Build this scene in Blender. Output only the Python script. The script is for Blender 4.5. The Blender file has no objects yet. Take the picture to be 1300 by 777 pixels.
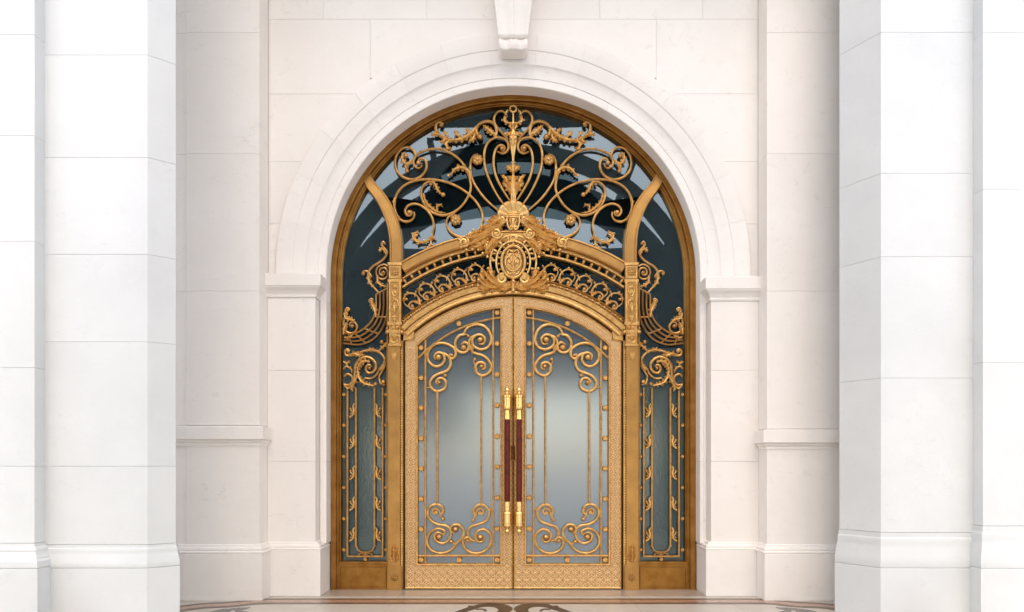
import bpy, bmesh, math, random
from mathutils import Vector
from math import pi, sin, cos, sqrt, radians, atan2, floor
random.seed(7)
S = bpy.context.scene
COL = S.collection

# ------------------------------------------------------------------ camera
EYE = 1.58; DIST = 9.0
cam_d = bpy.data.cameras.new('camera'); cam = bpy.data.objects.new('camera', cam_d); COL.objects.link(cam)
cam.location = (0, -DIST, EYE); cam.rotation_euler = (pi/2, 0, 0)
cam_d.sensor_width = 36; cam_d.lens = 36*900/1300
cam_d.shift_y = 201.5/1300; cam_d.shift_x = -1.5/1300
cam_d.clip_start = .05; cam_d.clip_end = 3000
S.camera = cam
# ------------------------------------------------------------------ sky and sun
SUN_FROM = Vector((.0, -.68, .74)).normalized()
W = bpy.data.worlds.new("World"); S.world = W; W.use_nodes = True
nt = W.node_tree; nt.nodes.clear()
sky = nt.nodes.new('ShaderNodeTexSky'); sky.sky_type = 'NISHITA'; sky.sun_disc = False
sky.sun_elevation = math.asin(SUN_FROM.z); sky.sun_rotation = atan2(SUN_FROM.x, SUN_FROM.y) % (2*pi)
sky.air_density = 1.0; sky.dust_density = 2.2; sky.ozone_density = 1.0
bg = nt.nodes.new('ShaderNodeBackground'); bg.inputs[1].default_value = .14
wo = nt.nodes.new('ShaderNodeOutputWorld')
nt.links.new(sky.outputs[0], bg.inputs[0]); nt.links.new(bg.outputs[0], wo.inputs[0])
sd = bpy.data.lights.new('sun', 'SUN'); sun = bpy.data.objects.new('sun', sd); COL.objects.link(sun)
sd.energy = 1.25; sd.angle = radians(160); sd.color = (1, .87, .72)
sun.rotation_euler = (-SUN_FROM).to_track_quat('-Z', 'Y').to_euler(); sun.location = (-6, -14, 12)
S.view_settings.view_transform = 'Standard'; S.view_settings.look = 'None'
S.view_settings.exposure = 1.3; S.view_settings.gamma = 1

# ------------------------------------------------------------------ materials
def mat(name, base, rough=.5, metal=0., noise=None, bump=0., bscale=40., spec=.5, alt=None, detail=6, coat=0, bdist=.01):
    m = bpy.data.materials.new(name); m.use_nodes = True
    n = m.node_tree; p = n.nodes['Principled BSDF']; L = n.links.new
    p.inputs['Roughness'].default_value = rough; p.inputs['Metallic'].default_value = metal
    p.inputs['Specular IOR Level'].default_value = spec
    p.inputs['Coat Weight'].default_value = coat
    p.inputs['Base Color'].default_value = (*base, 1)
    tc = n.nodes.new('ShaderNodeTexCoord')
    if noise:
        t = n.nodes.new('ShaderNodeTexNoise'); t.inputs['Scale'].default_value = noise; t.inputs['Detail'].default_value = detail
        t.inputs['Roughness'].default_value = .62
        L(tc.outputs['Object'], t.inputs['Vector'])
        r = n.nodes.new('ShaderNodeValToRGB'); r.color_ramp.elements[0].position = .32; r.color_ramp.elements[1].position = .68
        r.color_ramp.elements[0].color = (*(alt or base), 1); r.color_ramp.elements[1].color = (*base, 1)
        L(t.outputs['Fac'], r.inputs[0]); L(r.outputs[0], p.inputs['Base Color'])
        mr = n.nodes.new('ShaderNodeMapRange'); mr.inputs['To Min'].default_value = rough*1.2; mr.inputs['To Max'].default_value = rough*.82
        L(t.outputs['Fac'], mr.inputs[0]); L(mr.outputs[0], p.inputs['Roughness'])
    if bump:
        t2 = n.nodes.new('ShaderNodeTexNoise'); t2.inputs['Scale'].default_value = bscale; t2.inputs['Detail'].default_value = 5
        L(tc.outputs['Object'], t2.inputs['Vector'])
        b = n.nodes.new('ShaderNodeBump'); b.inputs['Strength'].default_value = bump; b.inputs['Distance'].default_value = bdist
        L(t2.outputs['Fac'], b.inputs['Height']); L(b.outputs[0], p.inputs['Normal'])
    return m

def stone_mat(name, base, alt, vein, rnd=.05):
    """limestone: large soft clouds, fine speckle, a few hairline veins, slight change from block to block"""
    m = bpy.data.materials.new(name); m.use_nodes = True
    n = m.node_tree; p = n.nodes['Principled BSDF']; L = n.links.new
    p.inputs['Specular IOR Level'].default_value = .35
    tc = n.nodes.new('ShaderNodeTexCoord'); oi = n.nodes.new('ShaderNodeObjectInfo')
    off = n.nodes.new('ShaderNodeVectorMath'); off.operation = 'ADD'
    mu = n.nodes.new('ShaderNodeMath'); mu.operation = 'MULTIPLY'; mu.inputs[1].default_value = 37.
    L(oi.outputs['Random'], mu.inputs[0]); L(tc.outputs['Object'], off.inputs[0]); L(mu.outputs[0], off.inputs[1])
    def noise(scale, detail, rough, vec):
        t = n.nodes.new('ShaderNodeTexNoise'); t.inputs['Scale'].default_value = scale; t.inputs['Detail'].default_value = detail
        t.inputs['Roughness'].default_value = rough; L(vec, t.inputs['Vector']); return t.outputs['Fac']
    def mix(fac, a, b, mode='MIX'):
        x = n.nodes.new('ShaderNodeMix'); x.data_type = 'RGBA'; x.blend_type = mode
        for s, v in ((0, fac), (6, a), (7, b)):
            if isinstance(v, (tuple, float, int)): x.inputs[s].default_value = v
            else: L(v, x.inputs[s])
        return x.outputs[2]
    def ramp(v, a, b):
        r = n.nodes.new('ShaderNodeMapRange'); r.inputs['From Min'].default_value = a; r.inputs['From Max'].default_value = b
        L(v, r.inputs[0]); return r.outputs[0]
    big = noise(1.1, 5, .6, off.outputs[0]); mid = noise(9, 8, .7, off.outputs[0]); fine = noise(90, 4, .7, tc.outputs['Object'])
    c = mix(ramp(big, .35, .65), (*alt, 1), (*base, 1))
    dk = tuple(x*.955 for x in base)
    c = mix(ramp(mid, .5, .72), c, (*dk, 1))
    # veins
    mp = n.nodes.new('ShaderNodeMapping'); mp.inputs['Rotation'].default_value = (0, .7, .3); mp.inputs['Scale'].default_value = (1, 1, 2.2)
    L(off.outputs[0], mp.inputs[0])
    ab = n.nodes.new('ShaderNodeMath'); ab.operation = 'SUBTRACT'; ab.inputs[1].default_value = .5
    L(noise(.9, 6, .55, mp.outputs[0]), ab.inputs[0])
    a2 = n.nodes.new('ShaderNodeMath'); a2.operation = 'ABSOLUTE'; L(ab.outputs[0], a2.inputs[0])
    v = ramp(a2.outputs[0], .006, 0.0)
    vm = n.nodes.new('ShaderNodeMath'); vm.operation = 'MULTIPLY'; L(v, vm.inputs[0]); L(ramp(mid, .45, .7), vm.inputs[1])
    vk = n.nodes.new('ShaderNodeMath'); vk.operation = 'MULTIPLY'; vk.inputs[1].default_value = .5; L(vm.outputs[0], vk.inputs[0])
    c = mix(vk.outputs[0], c, (*vein, 1))
    # block to block
    hv = n.nodes.new('ShaderNodeHueSaturation')
    mr = n.nodes.new('ShaderNodeMapRange'); mr.inputs['To Min'].default_value = 1-rnd; mr.inputs['To Max'].default_value = 1.
    L(oi.outputs['Random'], mr.inputs[0]); L(mr.outputs[0], hv.inputs['Value']); L(c, hv.inputs['Color'])
    L(hv.outputs[0], p.inputs['Base Color'])
    p.inputs['Roughness'].default_value = .62
    add = n.nodes.new('ShaderNodeMath'); add.operation = 'ADD'; L(mid, add.inputs[0]); L(fine, add.inputs[1])
    b = n.nodes.new('ShaderNodeBump'); b.inputs['Strength'].default_value = .35; b.inputs['Distance'].default_value = .006
    L(add.outputs[0], b.inputs['Height']); L(b.outputs[0], p.inputs['Normal'])
    return m

M = {}
M['wall'] = stone_mat('cream_limestone', (.86, .81, .755), (.83, .775, .715), (.55, .49, .43), .03)
M['white'] = stone_mat('white_limestone', (.715, .72, .70), (.66, .665, .65), (.55, .56, .56), .03)
M['joint'] = mat('joint_mortar', (.70, .65, .60), .9, noise=20, alt=(.62, .57, .52))
M['pale_joint'] = mat('pale_mortar', (.72, .72, .71), .9)
M['floor'] = mat('polished_marble', (.56, .51, .44), .32, noise=3, alt=(.48, .43, .36), spec=.35, bump=.04, bscale=6)
M['threshold'] = mat('threshold_marble', (.42, .36, .29), .25, noise=5, alt=(.36, .30, .24))
M['inlay'] = mat('brown_marble_inlay', (.085, .05, .03), .32, noise=14, alt=(.17, .10, .06), spec=.35)
M['inlay_brown'] = mat('dark_brown_marble', (.040, .026, .020), .36, noise=10, alt=(.07, .045, .033), spec=.3)
M['inlay_pink'] = mat('pink_marble_inlay', (.42, .26, .18), .2, noise=14, alt=(.33, .19, .13))
M['inlay_dark'] = mat('grey_marble_inlay', (.06, .055, .055), .2, noise=14, alt=(.10, .09, .085))
M['bronze'] = mat('bronze_frame', (.38, .19, .05), .42, 1., noise=7, alt=(.26, .115, .024), bump=.12, bscale=60)
M['post'] = mat('satin_bronze', (.48, .26, .075), .40, .88, noise=6, alt=(.36, .19, .06), bump=.12, bscale=50)
M['gold'] = mat('cast_gilt', (.72, .445, .165), .35, .85, noise=18, alt=(.46, .235, .06), bump=.35, bscale=90)
M['doorgold'] = mat('shaded_gilt_bronze', (.56, .37, .175), .48, .88, noise=26, alt=(.48, .30, .14), bump=.5, bscale=150)  # ground of the relief, recess shade put into its darker colour
M['relief'] = mat('lit_gilt_relief', (.88, .64, .36), .44, .75, noise=26, alt=(.80, .56, .30))  # raised motifs coloured lighter than their ground, as if catching light
M['scroll'] = mat('gilt_iron', (.62, .35, .115), .32, .85, noise=14, alt=(.36, .17, .045), bump=.2, bscale=70)
M['leaf'] = mat('bright_gilt_leaf', (.84, .55, .21), .33, .75, noise=12, alt=(.58, .32, .09), bump=.15, bscale=120)
M['brass'] = mat('polished_brass', (.98, .72, .30), .16, 1., noise=30, alt=(.92, .62, .22))
M['wood'] = mat('red_mahogany', (.15, .016, .005), .34, noise=18, alt=(.065, .007, .003), coat=.0, spec=.25)
M['dark'] = mat('dark_gap', (.02, .014, .01), .6)
M['lobby'] = mat('lobby_dark_wall', (.035, .045, .045), .7, noise=1.2, alt=(.02, .028, .03))
M['ribs'] = mat('dark_steel', (.20, .25, .25), .6)
M['ceiling'] = mat('ceiling_plaster', (.62, .56, .50), .8, noise=2, alt=(.58, .52, .46))
M['paving'] = mat('pale_paving', (.70, .68, .65), .7, noise=.4, alt=(.62, .60, .57), bump=.1)
M['bark'] = mat('bark', (.09, .065, .045), .9, noise=8, alt=(.05, .035, .025), bump=.5)
M['foliage'] = mat('foliage', (.07, .11, .035), .6, noise=.8, alt=(.035, .06, .02))

def glass_mat(name, refl, tint, rough=0.0, diffuse=None, dfac=0., wob=.02, wscale=.8, gcol=(1, 1, 1)):
    m = bpy.data.materials.new(name); m.use_nodes = True
    n = m.node_tree; n.nodes.clear(); L = n.links.new
    out = n.nodes.new('ShaderNodeOutputMaterial')
    g = n.nodes.new('ShaderNodeBsdfGlossy'); g.inputs['Roughness'].default_value = rough; g.inputs['Color'].default_value = (*gcol, 1)
    tr = n.nodes.new('ShaderNodeBsdfTransparent'); tr.inputs[0].default_value = (*tint, 1)
    mx = n.nodes.new('ShaderNodeMixShader')
    fr = n.nodes.new('ShaderNodeFresnel'); fr.inputs[0].default_value = 1.5
    a = n.nodes.new('ShaderNodeMath'); a.operation = 'ADD'; a.inputs[1].default_value = refl; a.use_clamp = True
    L(fr.outputs[0], a.inputs[0]); L(a.outputs[0], mx.inputs[0])
    tc = n.nodes.new('ShaderNodeTexCoord')
    t = n.nodes.new('ShaderNodeTexNoise'); t.inputs['Scale'].default_value = wscale; t.inputs['Detail'].default_value = 2
    L(tc.outputs['Object'], t.inputs['Vector'])
    b = n.nodes.new('ShaderNodeBump'); b.inputs['Strength'].default_value = wob; b.inputs['Distance'].default_value = .1
    L(t.outputs['Fac'], b.inputs['Height']); L(b.outputs[0], g.inputs['Normal'])
    under = tr.outputs[0]
    if diffuse:
        d = n.nodes.new('ShaderNodeBsdfDiffuse')
        # faint horizontal reeding streaks
        mp = n.nodes.new('ShaderNodeMapping'); mp.inputs['Scale'].default_value = (.35, 1, 26)
        L(tc.outputs['Object'], mp.inputs[0])
        t3 = n.nodes.new('ShaderNodeTexNoise'); t3.inputs['Scale'].default_value = 2.; t3.inputs['Detail'].default_value = 4
        L(mp.outputs[0], t3.inputs['Vector'])
        r = n.nodes.new('ShaderNodeValToRGB'); r.color_ramp.elements[0].color = (*[c*.9 for c in diffuse], 1); r.color_ramp.elements[1].color = (*diffuse, 1)
        r.color_ramp.elements[0].position = .35; r.color_ramp.elements[1].position = .6
        L(t3.outputs['Fac'], r.inputs[0]); L(r.outputs[0], d.inputs[0])
        m2 = n.nodes.new('ShaderNodeMixShader'); m2.inputs[0].default_value = dfac
        L(tr.outputs[0], m2.inputs[1]); L(d.outputs[0], m2.inputs[2]); under = m2.outputs[0]
    L(under, mx.inputs[1]); L(g.outputs[0], mx.inputs[2]); L(mx.outputs[0], out.inputs[0])
    return m
M['glass'] = glass_mat('reflective_glass', .05, (.45, .55, .55), .015, diffuse=(.03, .042, .046), dfac=.45, gcol=(.78, .93, 1))
M['sideglass'] = glass_mat('textured_glass', .05, (.35, .45, .45), .12, gcol=(.8, .92, .9), diffuse=(.085, .11, .105), dfac=.7, wob=.015, wscale=30)
M['frosted'] = glass_mat('frosted_glass', .185, (.5, .6, .62), .17, gcol=(.68, .76, .82), diffuse=(.085, .102, .108), dfac=.8, wob=.008, wscale=2)

# ------------------------------------------------------------------ object helpers
def tag(o, label=None, cat=None, group=None, kind=None):
    if label: o['label'] = label
    if cat: o['category'] = cat
    if group: o['group'] = group
    if kind: o['kind'] = kind
    return o
def empty(name, loc, label=None, cat=None, group=None, kind=None):
    o = bpy.data.objects.new(name, None); COL.objects.link(o); o.location = loc; o.empty_display_size = .2
    return tag(o, label, cat, group, kind)
def rootloc(o):
    v = Vector((0, 0, 0))
    while o: v += Vector(o.location); o = o.parent
    return v

class MB:
    """collects shapes in world coordinates"""
    def __init__(s): s.v = []; s.f = []
    def add(s, vs, fs):
        b = len(s.v); s.v += [tuple(v) for v in vs]; s.f += [tuple(i+b for i in f) for f in fs]
    def box(s, x0, x1, y0, y1, z0, z1, c=0.):
        if x0 > x1: x0, x1 = x1, x0
        if y0 > y1: y0, y1 = y1, y0
        if c <= 0:
            s.add([(x0,y0,z0),(x1,y0,z0),(x1,y1,z0),(x0,y1,z0),(x0,y0,z1),(x1,y0,z1),(x1,y1,z1),(x0,y1,z1)],
                  [(0,1,5,4),(1,2,6,5),(2,3,7,6),(3,0,4,7),(4,5,6,7),(3,2,1,0)]); return
        # chamfered: 3 verts per corner
        vs = []; idx = {}
        for i, x in ((0, x0), (1, x1)):
            for j, y in ((0, y0), (1, y1)):
                for k, z in ((0, z0), (1, z1)):
                    sx, sy, sz = (c if i == 0 else -c), (c if j == 0 else -c), (c if k == 0 else -c)
                    for a, p in enumerate(((x, y+sy, z+sz), (x+sx, y, z+sz), (x+sx, y+sy, z))):
                        idx[i, j, k, a] = len(vs); vs.append(p)
        g = lambda *t: idx[t]
        fs = []
        for i in (0, 1): fs.append((g(i,0,0,0), g(i,1,0,0), g(i,1,1,0), g(i,0,1,0)))
        for j in (0, 1): fs.append((g(0,j,0,1), g(1,j,0,1), g(1,j,1,1), g(0,j,1,1)))
        for k in (0, 1): fs.append((g(0,0,k,2), g(1,0,k,2), g(1,1,k,2), g(0,1,k,2)))
        for i in (0, 1):
            for j in (0, 1): fs.append((g(i,j,0,0), g(i,j,1,0), g(i,j,1,1), g(i,j,0,1)))
            for k in (0, 1): fs.append((g(i,0,k,0), g(i,1,k,0), g(i,1,k,2), g(i,0,k,2)))
        for j in (0, 1):
            for k in (0, 1): fs.append((g(0,j,k,1), g(1,j,k,1), g(1,j,k,2), g(0,j,k,2)))
        for i in (0, 1):
            for j in (0, 1):
                for k in (0, 1): fs.append((g(i,j,k,0), g(i,j,k,1), g(i,j,k,2)))
        s.add(vs, fs)
    def prism(s, poly, y0, y1, c=.004):
        """polygon in XZ, front at y0 (towards the camera) with a chamfer c, back at y1"""
        n = len(poly); ins = []
        area = sum(poly[i][0]*poly[(i+1) % n][1]-poly[(i+1) % n][0]*poly[i][1] for i in range(n))
        sg = 1 if area > 0 else -1
        for i in range(n):
            a, b, d = Vector(poly[i-1]), Vector(poly[i]), Vector(poly[(i+1) % n])
            e1 = (b-a); e2 = (d-b)
            if e1.length < 1e-7: e1 = e2
            if e2.length < 1e-7: e2 = e1
            e1.normalize(); e2.normalize()
            n1 = Vector((-e1.y, e1.x))*sg; n2 = Vector((-e2.y, e2.x))*sg
            m = n1+n2; k = m.length_squared/2
            ins.append(b+m/max(k, .35)*c)
        vs = [(p[0], y1, p[1]) for p in poly]+[(p[0], y0+c, p[1]) for p in poly]+[(p.x, y0, p.y) for p in ins]
        fs = []
        for r in (0, 1):
            for i in range(n):
                j = (i+1) % n; fs.append((r*n+i, r*n+j, (r+1)*n+j, (r+1)*n+i))
        fs.append(tuple(range(2*n, 3*n))); fs.append(tuple(reversed(range(n))))
        s.add(vs, fs)
    def sweep(s, path, prof, closed=False, scales=None, caps=True):
        """path: photo-scale px points (x, z down) in the door plane; prof: closed list of (offset px, y metres)"""
        n = len(path); m = len(prof); vs = []
        P = [Vector((p[0], p[1])) for p in path]
        for i in range(n):
            if closed: a, b, d = P[i-1], P[i], P[(i+1) % n]
            else: a, b, d = P[max(i-1, 0)], P[i], P[min(i+1, n-1)]
            e1 = b-a; e2 = d-b
            if e1.length < 1e-6: e1 = e2.copy()
            if e2.length < 1e-6: e2 = e1.copy()
            e1.normalize(); e2.normalize()
            n1 = Vector((e1.y, -e1.x)); n2 = Vector((e2.y, -e2.x)); mm = n1+n2
            k = max(mm.length_squared/2, .3); mm = mm/k
            sc = scales[i] if scales else 1
            for (o, y) in prof:
                q = b+mm*o*sc; vs.append(PX(q.x, q.y, y if not isinstance(sc, tuple) else y))
        fs = []
        for i in range(n if closed else n-1):
            j = (i+1) % n
            for k in range(m):
                l = (k+1) % m; fs.append((i*m+k, i*m+l, j*m+l, j*m+k))
        if caps and not closed: fs.append(tuple(range(m-1, -1, -1))); fs.append(tuple((n-1)*m+k for k in range(m)))
        s.add(vs, fs)
    def tube(s, path, r, y=0., sides=8, flat=1., taper=True):
        """round bar along a px path; r px, number or list"""
        n = len(path); R = [r]*n if not hasattr(r, '__len__') else list(r)
        P = [Vector((p[0], p[1])) for p in path]; vs = []
        for i in range(n):
            t = P[min(i+1, n-1)]-P[max(i-1, 0)]
            if t.length < 1e-6: t = Vector((1, 0))
            t.normalize(); nn = Vector((t.y, -t.x))
            yy = y[i] if hasattr(y, '__len__') else y
            for k in range(sides):
                a = 2*pi*k/sides; q = P[i]+nn*cos(a)*R[i]
                vs.append(PX(q.x, q.y, yy-sin(a)*R[i]*.01*flat))
        fs = [(i*sides+k, i*sides+(k+1) % sides, (i+1)*sides+(k+1) % sides, (i+1)*sides+k) for i in range(n-1) for k in range(sides)]
        fs += [tuple(range(sides-1, -1, -1)), tuple((n-1)*sides+k for k in range(sides))]
        s.add(vs, fs)
    def ball(s, x, y_, r, y=0., flat=1., nu=8, nv=6):
        vs = [PX(x, y_-0, y-r*.01*flat)]
        for i in range(1, nv):
            a = pi*i/nv
            for k in range(nu):
                b = 2*pi*k/nu; vs.append(PX(x+r*sin(a)*cos(b), y_+r*sin(a)*sin(b), y-cos(a)*r*.01*flat))
        vs.append(PX(x, y_, y+r*.01*flat)); L = len(vs)-1
        fs = [(0, 1+(k+1) % nu, 1+k) for k in range(nu)]
        for i in range(nv-2):
            for k in range(nu): fs.append((1+i*nu+k, 1+i*nu+(k+1) % nu, 1+(i+1)*nu+(k+1) % nu, 1+(i+1)*nu+k))
        fs += [(L, 1+(nv-2)*nu+k, 1+(nv-2)*nu+(k+1) % nu) for k in range(nu)]
        s.add(vs, fs)
    def leaf(s, pts, w, lobes=4, y=0., dep=.6, tip=.35, base=.5):
        """acanthus leaf: lobed, grooved, domed blade along a px path, w = half width px"""
        path = spl(pts, max(9, lobes*3)); P = [Vector(p) for p in path]; N = len(P)
        def frame(t):
            u = t*(N-1); k = min(int(u), N-2); p = P[k].lerp(P[k+1], u-k); tt = P[min(k+1, N-1)]-P[max(k-1, 0)]
            if tt.length < 1e-6: tt = Vector((1, 0))
            tt.normalize(); return p, tt, Vector((tt.y, -tt.x))
        def env(t): return (base+(1-base)*min(1, t*3))*(tip+(1-tip)*min(1, (1-t)*2.0))
        # grooved midrib blade
        vs = []; K = max(7, lobes*2)
        for i in range(K):
            t = i/(K-1); p, tt, nn = frame(t); h = w*.58*env(t)*(1 if i < K-1 else .25); d = w*.010*dep*env(t)
            for o, yy in ((-1, .2), (-.6, -.85), (0, -.45), (.6, -.85), (1, .2)):
                q = p+nn*h*o; vs.append(PX(q.x, q.y, y+yy*d))
        m = 5
        fs = [(i*m+k, i*m+k+1, (i+1)*m+k+1, (i+1)*m+k) for i in range(K-1) for k in range(m-1)]
        fs += [(i*m, (i+1)*m, (i+1)*m+m-1, i*m+m-1) for i in range(K-1)]+[tuple(range(m)), tuple((K-1)*m+k for k in range(m-1, -1, -1))]
        s.add(vs, fs)
        # lobes: curled blades leaving the rib on both sides, plus the tip
        jobs = [((i+.35)/lobes*.94, sd, 1.) for i in range(lobes) for sd in (-1, 1)]+[(.96, 0, .8)]
        for t, sd, sc_ in jobs:
            p, tt, nn = frame(t); e = env(t)*sc_; Ln = w*1.08*e; hw = w*.56*e; d = w*.0085*dep*e
            dr = (tt*.58+nn*sd*.80).normalized() if sd else tt; vs = []; sta = ((0, .7, -.5), (.35, 1., -.95), (.75, .92, -1.05), (1., .35, -.5))
            for q_, wd, hy_ in sta:
                c = p+dr*Ln*q_+nn*sd*Ln*.28*q_*q_; sn = Vector((dr.y, -dr.x))
                for o, yy in ((-1, .3), (0, hy_), (1, .3)):
                    q = c+sn*hw*wd*o; vs.append(PX(q.x, q.y, y+yy*d))
            fs = [(i*3+k, i*3+k+1, (i+1)*3+k+1, (i+1)*3+k) for i in range(3) for k in (0, 1)]+[(i*3, (i+1)*3, (i+1)*3+2, i*3+2) for i in range(3)]+[(0, 1, 2), (9, 10, 11)]
            s.add(vs, fs)
    def rosette(s, cx, cy, r, petals=8, y=0., h=.45):
        rings = [(0, 1.0), (.18, .92), (.30, .62), (.36, .5), (.5, .72), (.72, .74), (.9, .48), (1., .1), (1.0, -.3)]
        vs = []; nu = petals*4
        for (q, hh) in rings:
            for k in range(nu):
                a = 2*pi*k/nu; pt = .5+.5*cos(petals*a)
                rr = r*q*(1 if q < .4 else (.84+.16*pt)); zz = hh*(1 if q < .4 or q >= 1 else (.55+.45*pt))
                vs.append(PX(cx+rr*cos(a), cy+rr*sin(a), y-zz*r*.01*h))
        fs = [(i*nu+k, i*nu+(k+1) % nu, (i+1)*nu+(k+1) % nu, (i+1)*nu+k) for i in range(len(rings)-1) for k in range(nu)]
        fs.append(tuple((len(rings)-1)*nu+k for k in range(nu)))
        s.add(vs, fs)
    def lathe(s, x, z, prof, y=0., nu=14):
        """vertical turned piece; prof = (radius m, height m)"""
        vs = []
        for r, h in prof:
            for k in range(nu): vs.append((x+r*cos(2*pi*k/nu), y+r*sin(2*pi*k/nu), z+h))
        fs = [(i*nu+k, i*nu+(k+1) % nu, (i+1)*nu+(k+1) % nu, (i+1)*nu+k) for i in range(len(prof)-1) for k in range(nu)]
        fs += [tuple(range(nu)), tuple((len(prof)-1)*nu+k for k in range(nu))]
        s.add(vs, fs)
    def build(s, name, m, parent=None, smooth=True, kind=None, label=None, angle=35):
        o_ = rootloc(parent)
        me = bpy.data.meshes.new(name)
        me.from_pydata([(v[0]-o_.x, v[1]-o_.y, v[2]-o_.z) for v in s.v], [], s.f)
        me.materials.append(M[m]); 
        bm = bmesh.new(); bm.from_mesh(me); bmesh.ops.recalc_face_normals(bm, faces=bm.faces)
        if smooth:
            ca = radians(angle)
            for f in bm.faces: f.smooth = True
            for e in bm.edges:
                if len(e.link_faces) == 2 and e.calc_face_angle(0) > ca: e.smooth = False
        bm.to_mesh(me); bm.free()
        o = bpy.data.objects.new(name, me); COL.objects.link(o)
        if parent: o.parent = parent
        return tag(o, label, kind=kind)

CX = 651.5
def PX(x, z, y=0.): return ((x-CX)/100, y, (748-z)/100)      # 1 photo pixel = 1 cm in the plane of the doors

def spl(pts, n=None, per=6):
    """Catmull-Rom through pts"""
    P = [Vector((p[0], p[1])) for p in pts]
    if len(P) == 2: P = [P[0], (P[0]+P[1])/2, P[1]]
    P = [P[0]*2-P[1]]+P+[P[-1]*2-P[-2]]; segs = len(P)-3
    n = n or segs*per+1; out = []
    for i in range(n):
        u = i/(n-1)*segs; k = min(int(u), segs-1); t = u-k
        a, b, c, d = P[k:k+4]
        q = .5*((2*b)+(c-a)*t+(2*a-5*b+4*c-d)*t*t+(3*b-a-3*c+d)*t*t*t)
        out.append((q.x, q.y))
    return out
def arc(cx, cy, r, a0, a1, n=48):
    """angles in degrees, 0 = right, 90 = up"""
    return [(cx+r*cos(radians(a0+(a1-a0)*i/n)), cy-r*sin(radians(a0+(a1-a0)*i/n))) for i in range(n+1)]
def taper(n, r, ends=(1., 1.), k=.2):
    out = []
    for i in range(n):
        t = i/(n-1); f = 1
        if t < k: f = ends[0]+(1-ends[0])*t/k
        if t > 1-k: f = min(f, ends[1]+(1-ends[1])*(1-t)/k)
        out.append(r*f)
    return out
def mirror(o, parent=None, done=None):
    """mirrored twin of a part (sharing its mesh) under the same thing, about the thing's middle"""
    c = o.copy(); COL.objects.link(c); c.parent = parent if parent is not None else o.parent
    pr = rootloc(o.parent) if parent is None else Vector((0, 0, 0))
    if parent is None:
        c.location.x = -o.location.x-2*pr.x; c.scale.x = -o.scale.x
    for ch in list(o.children): mirror(ch, c)
    return c

# ------------------------------------------------------------------ floor and ground
ground = MB(); ground.add([(-400, -800, -.012), (400, -800, -.012), (400, 200, -.012), (-400, 200, -.012)], [(0, 1, 2, 3)])
tag(ground.build('ground', 'paving', smooth=False), kind='structure')
floor_o = empty('floor', (0, -1.5, 0), kind='structure')
xs = [-4.8, -3.6, -2.49, -1.38, 0, 1.38, 2.49, 3.6, 4.8]
def slab(x0, x1, y0, y1, m='floor', z=0., name='floor_slab', par=None):
    b = MB(); g = .0012; b.box(x0+g, x1-g, y0+g, y1-g, z-.03, z, .0012)
    return b.build(name, m, par or floor_o, smooth=False)
for j, (ya, yb) in enumerate(((-1.6, -.50), (-2.9, -1.6), (-4.2, -2.9), (-5.5, -4.2))):
    for i in range(len(xs)-1): slab(xs[i], xs[i+1], ya, yb)
slab(-4.8, -2.31, -.50, 0.3); slab(2.31, 4.8, -.50, 0.3)
for x0, x1 in ((-2.31, -1.38), (-1.38, 0), (0, 1.38), (1.38, 2.31)): slab(x0, x1, -.50, .30, 'threshold', .002, 'threshold_slab')
def fl(px, py):
    r = 158/(py-590); return ((px-CX)/100*r, -DIST*(1-r))
def inlay(pts, m, z=.002, name='inlay_strip'):
    b = MB(); n = len(pts); z0 = z-.002
    b.add([(p[0], p[1], z+.0) for p in pts]+[(p[0], p[1], -.02) for p in pts], [tuple(range(n))]+[(i, (i+1) % n, n+(i+1) % n, n+i) for i in range(n)])
    return b.build(name, m, floor_o, smooth=False)
def ribbon(pts, w, m, z=.002, name='inlay_strip', per=8):
    """strip of half width w (number or list) along floor points"""
    P = [Vector(p) for p in spl(pts, per=per)]; n = len(P); L_ = []; R_ = []
    for i in range(n):
        t = P[min(i+1, n-1)]-P[max(i-1, 0)]; t.normalize(); nn = Vector((-t.y, t.x))
        ww = w if not hasattr(w, '__len__') else w[min(int(i/(n-1)*(len(w)-1)), len(w)-2)]*(1-(i/(n-1)*(len(w)-1)) % 1)+w[min(int(i/(n-1)*(len(w)-1))+1, len(w)-1)]*((i/(n-1)*(len(w)-1)) % 1)
        if i == n-1 and hasattr(w, '__len__'): ww = w[-1]
        L_.append(P[i]+nn*ww); R_.append(P[i]-nn*ww)
    b = MB(); vs = [(p.x, p.y, z) for p in L_]+[(p.x, p.y, z) for p in R_]+[(p.x, p.y, -.01) for p in L_]+[(p.x, p.y, -.01) for p in R_]
    fs = [(i, i+1, n+i+1, n+i) for i in range(n-1)]+[(i, 2*n+i, 2*n+i+1, i+1) for i in range(n-1)]+[(n+i, n+i+1, 3*n+i+1, 3*n+i) for i in range(n-1)]
    b.add(vs, fs); return b.build(name, m, floor_o, smooth=False)
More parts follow.
